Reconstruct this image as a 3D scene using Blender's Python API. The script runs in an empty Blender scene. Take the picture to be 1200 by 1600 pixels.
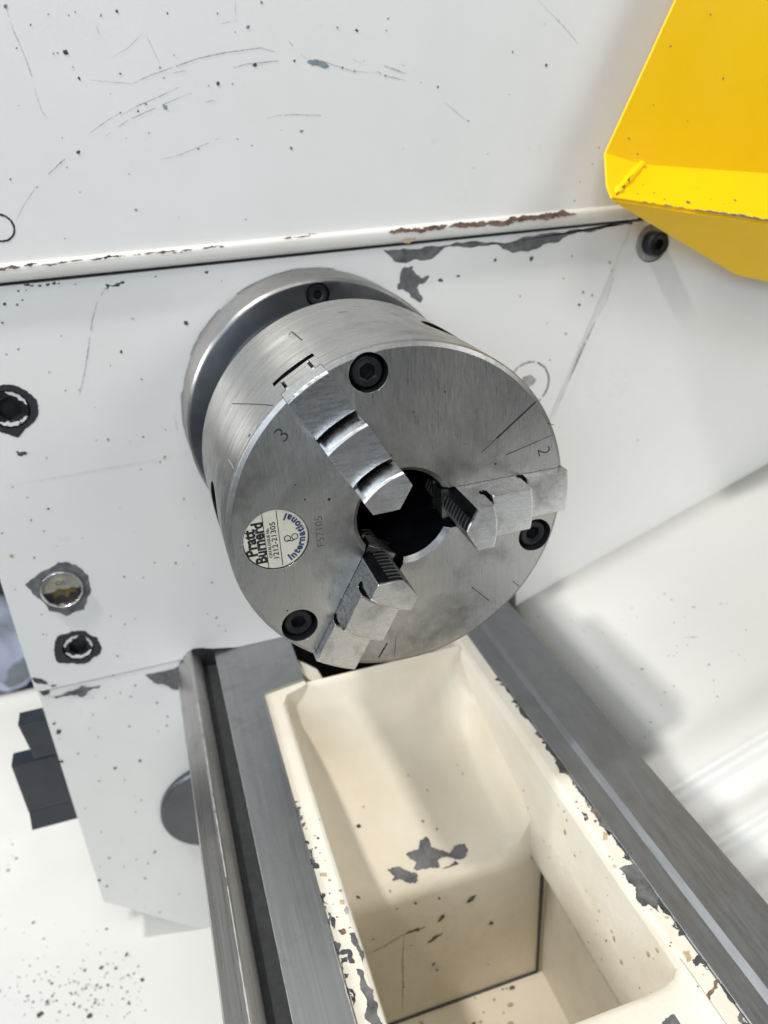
import bpy, bmesh, math, random
from mathutils import Vector, Matrix
random.seed(7)
S = 0.001                                   # everything below is measured in millimetres
sc = bpy.context.scene
# ------------------------------------------------------------------ camera, light, exposure
RIGHT = Vector((0.3040092, 0.9512370, -0.0522175)); DOWN = Vector((0.4122733, -0.1807775, -0.8929447)); FWD = Vector((-0.8588417, 0.2499355, -0.4471276))
cam_d = bpy.data.cameras.new('camera'); cam = bpy.data.objects.new('camera', cam_d)
sc.collection.objects.link(cam); sc.camera = cam
cam.matrix_world = Matrix(((RIGHT.x, -DOWN.x, -FWD.x, 477.688*S), (RIGHT.y, -DOWN.y, -FWD.y, -97.425*S), (RIGHT.z, -DOWN.z, -FWD.z, 161.467*S), (0, 0, 0, 1)))
cam_d.sensor_fit = 'VERTICAL'; cam_d.sensor_height = 36; cam_d.sensor_width = 27
cam_d.lens = 1229.131 * 36 / 1600
cam_d.clip_start = 0.01; cam_d.clip_end = 50
cam_d.dof.use_dof = True; cam_d.dof.focus_distance = 0.335; cam_d.dof.aperture_fstop = 10

world = bpy.data.worlds.new('World'); sc.world = world; world.use_nodes = True
bg = world.node_tree.nodes['Background']
bg.inputs[0].default_value = (0.93, 0.965, 1.0, 1); bg.inputs[1].default_value = 0.08

def area(name, loc, target, sx, sy, power, col):
    d = bpy.data.lights.new(name, 'AREA'); d.shape = 'RECTANGLE'; d.size = sx; d.size_y = sy
    d.energy = power; d.color = col
    o = bpy.data.objects.new(name, d); sc.collection.objects.link(o)
    o.location = loc
    o.rotation_euler = (Vector(target) - Vector(loc)).to_track_quat('-Z', 'Y').to_euler()
    return o
area('ceiling_lamp', (0.30, -0.86, 1.80), (0.10, 0, -0.1), 0.11, 0.11, 27, (1.0, 0.965, 0.91))
area('added_well_fill', (0.85, 0.08, 2.1), (0.2, 0.0, -0.2), 0.7, 0.5, 4, (1.0, 0.98, 0.95))  # unseen fill lamp added to brighten the wall inside the well
area('added_far_fill', (1.5, 0.05, 2.2), (0.2, 0.0, -0.2), 1.0, 0.4, 10, (1.0, 0.98, 0.95))  # second unseen fill, added further out to lift the lower well wall
area('shop_window', (2.2, -1.3, 1.1), (0.1, 0.0, 0.0), 1.4, 1.1, 30, (0.79, 0.895, 1.0))
area('rear_window', (1.5, 1.9, 1.2), (0.1, 0.1, 0.0), 1.0, 1.0, 20, (1.0, 0.975, 0.93))
area('side_window', (0.04, -2.2, 0.9), (0.1, 0.0, 0.0), 0.3, 0.6, 34, (1.0, 0.98, 0.95))
vs = sc.view_settings; vs.view_transform = 'Standard'; vs.look = 'None'; vs.exposure = 0.06; vs.gamma = 1.0; vs.use_curve_mapping = False
sc.render.engine = 'CYCLES'

# ------------------------------------------------------------------ materials
def new_mat(name):
    m = bpy.data.materials.new(name); m.use_nodes = True
    nt = m.node_tree; return m, nt, nt.nodes['Principled BSDF']
def N(nt, t, **kw):
    n = nt.nodes.new(t)
    for k, v in kw.items(): setattr(n, k, v)
    return n
def noise(nt, scale, detail=4, rough=.55, vec=None, dist=0):
    n = N(nt, 'ShaderNodeTexNoise'); n.inputs['Scale'].default_value = scale; n.inputs['Detail'].default_value = detail
    n.inputs['Roughness'].default_value = rough; n.inputs['Distortion'].default_value = dist
    if vec is not None: nt.links.new(vec, n.inputs['Vector'])
    return n.outputs['Fac']
def geo_pos(nt): return N(nt, 'ShaderNodeNewGeometry').outputs['Position']
def mapping(nt, vec, scale=(1,1,1), rot=(0,0,0)):
    m = N(nt, 'ShaderNodeMapping'); m.inputs['Scale'].default_value = scale; m.inputs['Rotation'].default_value = rot
    nt.links.new(vec, m.inputs['Vector']); return m.outputs[0]
def ramp(nt, fac, stops):
    r = N(nt, 'ShaderNodeValToRGB'); nt.links.new(fac, r.inputs[0])
    e = r.color_ramp.elements
    while len(e) < len(stops): e.new(.5)
    for k, (p, c) in enumerate(stops):
        e[k].position = p; e[k].color = (c, c, c, 1) if isinstance(c, (int, float)) else (*c, 1)
    return r.outputs[0]
def mix(nt, fac, a, b, mode='MIX'):
    m = N(nt, 'ShaderNodeMix', data_type='RGBA', blend_type=mode)
    for s, v in ((0, fac), (6, a), (7, b)):
        if hasattr(v, 'links'): nt.links.new(v, m.inputs[s])
        else: m.inputs[s].default_value = v if s == 0 else (*v, 1)
    return m.outputs[2]
def bump(nt, h, strength, dist, bevel=0):
    b = N(nt, 'ShaderNodeBump'); b.inputs['Strength'].default_value = strength; b.inputs['Distance'].default_value = dist
    nt.links.new(h, b.inputs['Height'])
    if bevel:
        v = N(nt, 'ShaderNodeBevel'); v.samples = 4; v.inputs['Radius'].default_value = bevel
        nt.links.new(v.outputs[0], b.inputs['Normal'])
    return b.outputs[0]

def paint(name, col, rough=.32, stain=None, amount=.5, scale=9, bevel=0.0, spec=.5, lump=0.0):
    m, nt, p = new_mat(name); pos = geo_pos(nt)
    big = noise(nt, scale, 5, .6, pos); fine = noise(nt, 60, 6, .7, pos)
    c = mix(nt, ramp(nt, big, [(.30, 0), (.80, amount)]), col, stain or tuple(x * .9 for x in col))
    c = mix(nt, ramp(nt, fine, [(.45, 0), (.85, .12)]), c, tuple(x * .82 for x in col))
    nt.links.new(c, p.inputs['Base Color'])
    rr = ramp(nt, noise(nt, 25, 4, .6, pos), [(.3, rough - .08), (.75, rough + .14)]); nt.links.new(rr, p.inputs['Roughness'])
    p.inputs['Specular IOR Level'].default_value = spec
    h = noise(nt, 420, 3, .6, pos)
    nb = bump(nt, h, .10, .0004, bevel)
    if lump:                                                    # uneven brushed paint over a rough casting
        b2 = N(nt, 'ShaderNodeBump'); b2.inputs['Strength'].default_value = lump; b2.inputs['Distance'].default_value = .0022
        nt.links.new(noise(nt, 75, 4, .6, pos), b2.inputs['Height']); nt.links.new(nb, b2.inputs['Normal']); nb = b2.outputs[0]
    nt.links.new(nb, p.inputs['Normal'])
    return m
def steel(name, col, rough, grain, rot=(0,0,0), dirt=.35, dirtcol=(.13,.12,.105), bevel=.0004, gs=.25, dscale=22, aniso=0, dlo=.50):
    m, nt, p = new_mat(name); pos = geo_pos(nt)
    p.inputs['Metallic'].default_value = 1
    g = noise(nt, 1, 5, .72, mapping(nt, pos, grain, rot))
    g2 = noise(nt, 1, 3, .6, mapping(nt, pos, tuple(x * .22 for x in grain), rot))
    c = mix(nt, ramp(nt, g, [(.25, 0), (.75, 1)]), tuple(x * .86 for x in col), tuple(min(1, x * 1.12) for x in col))
    c = mix(nt, ramp(nt, g2, [(.4, 0), (.8, .22)]), c, tuple(x * .78 for x in col))
    d = noise(nt, dscale, 7, .68, pos, .3)
    c = mix(nt, ramp(nt, d, [(dlo, 0), (dlo + .24, dirt)]), c, dirtcol)
    nt.links.new(c, p.inputs['Base Color'])
    rr = ramp(nt, g, [(.25, rough - .07), (.75, rough + .09)])
    rr = mix(nt, ramp(nt, d, [(.50, 0), (.75, .6)]), rr, (.62, .62, .62)); nt.links.new(rr, p.inputs['Roughness'])
    if aniso:
        p.inputs['Anisotropic'].default_value = aniso; p.inputs['Anisotropic Rotation'].default_value = .25
        tg = N(nt, 'ShaderNodeTangent', direction_type='RADIAL', axis='X'); nt.links.new(tg.outputs[0], p.inputs['Tangent'])
    hs = N(nt, 'ShaderNodeMath', operation='MULTIPLY_ADD'); nt.links.new(d, hs.inputs[0]); hs.inputs[1].default_value = .35 if dscale < 50 else .05; nt.links.new(g, hs.inputs[2])
    nt.links.new(bump(nt, hs.outputs[0], gs * 1.5, .00022, bevel), p.inputs['Normal'])
    return m
def plain(name, col, rough=.5, metal=0, var=.3, scale=200, bevel=0, spec=.5):
    m, nt, p = new_mat(name); pos = geo_pos(nt); n = noise(nt, scale, 5, .65, pos)
    c = mix(nt, ramp(nt, n, [(.3, 0), (.7, 1)]), tuple(x * (1 - var) for x in col), tuple(min(1, x * (1 + var)) for x in col))
    nt.links.new(c, p.inputs['Base Color']); p.inputs['Roughness'].default_value = rough; p.inputs['Metallic'].default_value = metal
    p.inputs['Specular IOR Level'].default_value = spec
    nt.links.new(bump(nt, n, .25, .0004, bevel), p.inputs['Normal'])
    return m
MAT = {
 'white': paint('white_machine_paint', (.79, .79, .78), .34, (.70, .695, .665), .75, 5),
 'white_edge': paint('white_lip_paint', (.70, .695, .67), .5, (.58, .55, .48), .8, 25),
 'cream': paint('cream_casting_paint', (.80, .745, .63), .42, (.64, .55, .40), .9, 11, lump=.32),
 'rim': paint('cream_rim_paint', (.76, .73, .65), .4, (.66, .58, .44), .7, 30, .0012, lump=.3),
 'tray': paint('white_tray_paint', (.61, .612, .595), .5, (.60, .59, .555), .6, 5),
 'yellow': paint('yellow_guard_paint', (.97, .60, .002), .36, (.90, .51, .002), .6, 10, 0, .28),
 'face': steel('ground_steel_face', (.53, .53, .52), .30, (60, 1500, 140), (math.radians(-28), 0, 0), .8, (.10, .095, .085), gs=.22, dscale=17, aniso=.7),
 'side': steel('turned_steel_side', (.50, .495, .48), .27, (950, 12, 12), (0,0,0), .45, gs=.16, dscale=30, aniso=.85),
 'jaw': steel('ground_steel_jaw', (.70, .71, .72), .27, (300, 120, 700), (math.radians(25), 0, 0), .65, (.12, .115, .10), gs=.09, dscale=48, dlo=.50),
 'flange': steel('flange_steel', (.15, .157, .168), .34, (900, 14, 14), (0,0,0), .35, (.10, .105, .11), gs=.12, dscale=24),  # darkened and blued to carry the chuck's dark reflection on the flange
 'flange_rim': steel('flange_rim_steel', (.33, .33, .325), .40, (900, 14, 14), (0,0,0), .5, gs=.12, dscale=30, aniso=.6),
 'chamfer': steel('worn_chamfer_steel', (.33, .33, .33), .42, (300, 300, 300), (0,0,0), .5, gs=.1, dscale=60),
 'tooth': steel('pale_tooth_steel', (.30, .31, .32), .4, (500, 200, 500), (0,0,0), .4, (.06, .06, .06), gs=.2, dscale=60),  # tooth tops coloured paler than the faces around them
 'dark_steel': steel('oily_dark_steel', (.075, .08, .088), .36, (500, 200, 500), (0,0,0), .5, (.03, .03, .03), gs=.2, dscale=60),  # oily blued steel, darkened further for the bore reflected in it
 'way': steel('ground_way_steel', (.39, .40, .41), .37, (10, 900, 500), (0,0,0), .4, (.12, .125, .13), gs=.10, dscale=45, bevel=0),
 'way_rear': steel('scraped_rear_way', (.28, .295, .315), .52, (60, 500, 420), (0,0,0), .4, (.17, .17, .17), gs=.12, dscale=38, bevel=0),
 'way_v': steel('v_way_steel', (.54, .53, .515), .30, (8, 900, 500), (0,0,0), .55, (.15, .125, .10), gs=.12, dscale=24, bevel=0),
 'groove': plain('dark_groove', (.035, .038, .038), .5, .2),  # near-black colour for the groove between the front ways
 'black_oxide': plain('black_oxide_screw', (.022, .024, .027), .38, .5, .4, 300, .0004),
 'bore': plain('oily_bore_shade', (.012, .012, .016), .42, .6, .5, 120),  # oily bore steel; also puts shade into slots, gap and bore end
 'engrave': plain('engraved_mark', (.035, .033, .03), .7, .2, .3),
 'stamp': plain('faint_stamp', (.16, .155, .145), .6, .6, .3),
 'bright': plain('bright_burr_glint', (.8, .8, .78), .25, 1, .1),  # burrs and stamps, also highlights laid along the way edges
 'sticker': paint('paper_sticker', (.74, .71, .61), .45, (.56, .52, .41), .7, 160),
 'ink': plain('black_ink', (.012, .012, .014), .5, 0, .2),
 'blue_ink': plain('navy_ink', (.025, .045, .15), .5, 0, .3),
 'knob': plain('black_plastic_knob', (.018, .025, .036), .40, 0, .15, 80, 0, .6),
 'primer': plain('bare_casting_primer', (.125, .128, .132), .55, .1, .55, 130),
 'dark': plain('dark_chip', (.055, .058, .062), .6, 0, .4, 300),
 'dark2': plain('dark_stain', (.13, .11, .085), .6, 0, .4, 300),
 'black': plain('black_chip', (.020, .022, .025), .5, 0, .4, 200),
 'blue': plain('blue_grey_undercoat', (.20, .25, .29), .6, 0, .3, 300),
 'mid': plain('mid_grey_chip', (.17, .172, .17), .55, 0, .5, 400),
 'grey': plain('pale_grey_chip', (.33, .33, .315), .5, 0, .3, 300),
 'scratch': plain('scratch_grey', (.42, .42, .43), .6, 0, .6, 500),
 'seam': plain('faint_seam', (.66, .66, .65), .5, 0, .1, 300),
 'tan': plain('tan_stain', (.46, .36, .22), .6, 0, .3, 300),
 'rust': plain('rust_brown', (.17, .105, .068), .75, 0, .75, 160),
 'rustline': plain('rust_run', (.47, .36, .22), .6, 0, .3, 260),
 'chrome': steel('chrome_ring', (.75, .75, .76), .16, (400, 400, 400), (0,0,0), .2, gs=.05),
 'oil': plain('amber_oil', (.16, .10, .035), .12, 0, .7, 90),
 'oil_dark': plain('dark_oil', (.035, .03, .026), .1, 0, .5, 90),
 'paper': plain('sight_paper', (.36, .33, .27), .4, 0, .3, 150),
 'floor': plain('workshop_floor', (.22, .25, .28), .6, 0, .35, 6),
 'sheet': plain('pale_blue_sheet', (.55, .62, .78), .5, 0, .2, 9),
 'floor_dark': plain('dark_mat', (.05, .06, .07), .6, 0, .3, 9),
}

# ------------------------------------------------------------------ mesh helpers
COL = sc.collection
def world_org(par): return Vector(par['_org']) if par is not None else Vector((0, 0, 0))
def thing(name, loc, label, cat, group=None):
    o = bpy.data.objects.new(name, None); COL.objects.link(o); o.empty_display_size = .01
    o.location = Vector(loc) * S; ORG[o.name] = Vector(loc); o['label'] = label; o['category'] = cat
    if group: o['group'] = group
    return o
ORG = {}
def org(par): return ORG.get(par.name, Vector((0, 0, 0))) if par else Vector((0, 0, 0))
def finish(name, me, mat, par, smooth=None):
    me.materials.append(MAT[mat] if isinstance(mat, str) else mat)
    if smooth is not None:
        me.polygons.foreach_set('use_smooth', [True] * len(me.polygons)); me.set_sharp_from_angle(angle=math.radians(smooth))
    o = bpy.data.objects.new(name, me); COL.objects.link(o)
    if par: o.parent = par; ORG[o.name] = org(par)
    return o
def mesh(name, V, F, mat, par=None, smooth=None, fix=True):
    """V in world millimetres; stored relative to the thing's origin"""
    og = org(par)
    me = bpy.data.meshes.new(name)
    me.from_pydata([((v[0] - og.x) * S, (v[1] - og.y) * S, (v[2] - og.z) * S) for v in V], [], F)
    if fix:
        bm = bmesh.new(); bm.from_mesh(me); bmesh.ops.recalc_face_normals(bm, faces=bm.faces); bm.to_mesh(me); bm.free()
    return finish(name, me, mat, par, smooth)
class MB:
    def __init__(s): s.V = []; s.F = []
    def add(s, V, F):
        k = len(s.V); s.V += [tuple(v) for v in V]; s.F += [tuple(i + k for i in f) for f in F]; return s
    def box(s, a, b):
        x0, y0, z0 = a; x1, y1, z1 = b
        return s.add([(x0,y0,z0),(x1,y0,z0),(x1,y1,z0),(x0,y1,z0),(x0,y0,z1),(x1,y0,z1),(x1,y1,z1),(x0,y1,z1)],
                     [(0,3,2,1),(4,5,6,7),(0,1,5,4),(1,2,6,5),(2,3,7,6),(3,0,4,7)])
    def prism(s, poly, d):
        """poly: 3D outline, d: extrusion vector"""
        n = len(poly); d = Vector(d)
        return s.add([Vector(p) for p in poly] + [Vector(p) + d for p in poly],
                     [tuple(range(n))[::-1], tuple(range(n, 2*n))] + [(i, (i+1) % n, n + (i+1) % n, n + i) for i in range(n)])
    def rev(s, prof, n=96, c=(0, 0), closed=True, a0=0.0, axis_pt=None):
        """revolve (radius, x) profile about an axis parallel to X through (y, z) = c"""
        m = len(prof); V = []
        for i in range(n):
            a = a0 + 2 * math.pi * i / n
            for r, x in prof: V.append((x, c[0] + r * math.cos(a), c[1] + r * math.sin(a)))
        F = []
        rng = range(m) if closed else range(m - 1)
        for i in range(n):
            for j in rng:
                F.append((i*m + j, ((i+1) % n)*m + j, ((i+1) % n)*m + (j+1) % m, i*m + (j+1) % m))
        if not closed:
            F.append(tuple(i*m for i in range(n))); F.append(tuple(i*m + m - 1 for i in range(n))[::-1])
        return s.add(V, F)
    def out(s, name, mat, par=None, smooth=None): return mesh(name, s.V, s.F, mat, par, smooth)
def sweep_x(poly, x0, x1, mb=None):
    return (mb or MB()).prism([(x0, y, z) for y, z in poly], (x1 - x0, 0, 0))
def boolean(o, cutters, smooth=30):
    for c in cutters:
        md = o.modifiers.new('cut', 'BOOLEAN'); md.operation = 'DIFFERENCE'; md.object = c; md.solver = 'EXACT'; md.material_mode = 'TRANSFER'
    dg = bpy.context.evaluated_depsgraph_get(); dg.update()
    me = bpy.data.meshes.new_from_object(o.evaluated_get(dg))
    o.modifiers.clear(); old = o.data; o.data = me
    for c in cutters: bpy.data.objects.remove(c)
    if smooth is not None:
        me.polygons.foreach_set('use_smooth', [True] * len(me.polygons)); me.set_sharp_from_angle(angle=math.radians(smooth))
    return o
def cap_screw(par, c, xtop, R, hexr, name='cap_screw', depth=12, mat='black_oxide', n=36):
    """socket head screw looking along +X, head top at xtop"""
    mb = MB(); cy, cz = c; rings = []
    rot = random.random()
    def ring(r, x): return [(x, cy + r*math.cos(2*math.pi*i/n), cz + r*math.sin(2*math.pi*i/n)) for i in range(n)]
    def hexa(r, x):
        P = []
        for i in range(n):
            a = 2*math.pi*i/n; k = (a + rot) % (math.pi/3) - math.pi/6
            rr = r * math.cos(math.pi/6) / math.cos(k); P.append((x, cy + rr*math.cos(a), cz + rr*math.sin(a)))
        return P
    rs = [ring(R, xtop - depth), ring(R, xtop - .9), ring(R - .8, xtop), ring(hexr*1.22, xtop), hexa(hexr, xtop - .5), hexa(hexr, xtop - 4.5)]
    V = [p for r in rs for p in r]; F = []
    for j in range(len(rs) - 1):
        for i in range(n): F.append((j*n + i, j*n + (i+1) % n, (j+1)*n + (i+1) % n, (j+1)*n + i))
    F.append(tuple((len(rs)-1)*n + i for i in range(n))); F.append(tuple(range(n))[::-1])
    mb.add(V, F); return mb.out(name, mat, par, 35)
def text_verts(body, size, bold=0.0):
    """flat glyph mesh of the built-in font, centred, in millimetres"""
    cu = bpy.data.curves.new('glyph', 'FONT'); cu.body = body; cu.size = size; cu.offset = bold; cu.align_x = 'CENTER'; cu.align_y = 'CENTER'
    cu.resolution_u = 3
    o = bpy.data.objects.new('glyph', cu); COL.objects.link(o)
    dg = bpy.context.evaluated_depsgraph_get(); dg.update()
    me = bpy.data.meshes.new_from_object(o.evaluated_get(dg))
    V = [tuple(v.co) for v in me.vertices]; F = [tuple(p.vertices) for p in me.polygons]
    bpy.data.objects.remove(o); bpy.data.curves.remove(cu); bpy.data.meshes.remove(me)
    return V, F
def place_text(mb, body, size, o, ex, ey, bold=0, sx=1.0):
    V, F = text_verts(body, size, bold); o, ex, ey = Vector(o), Vector(ex).normalized(), Vector(ey).normalized()
    mb.add([o + ex*v[0]*sx + ey*v[1] for v in V], F)

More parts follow.
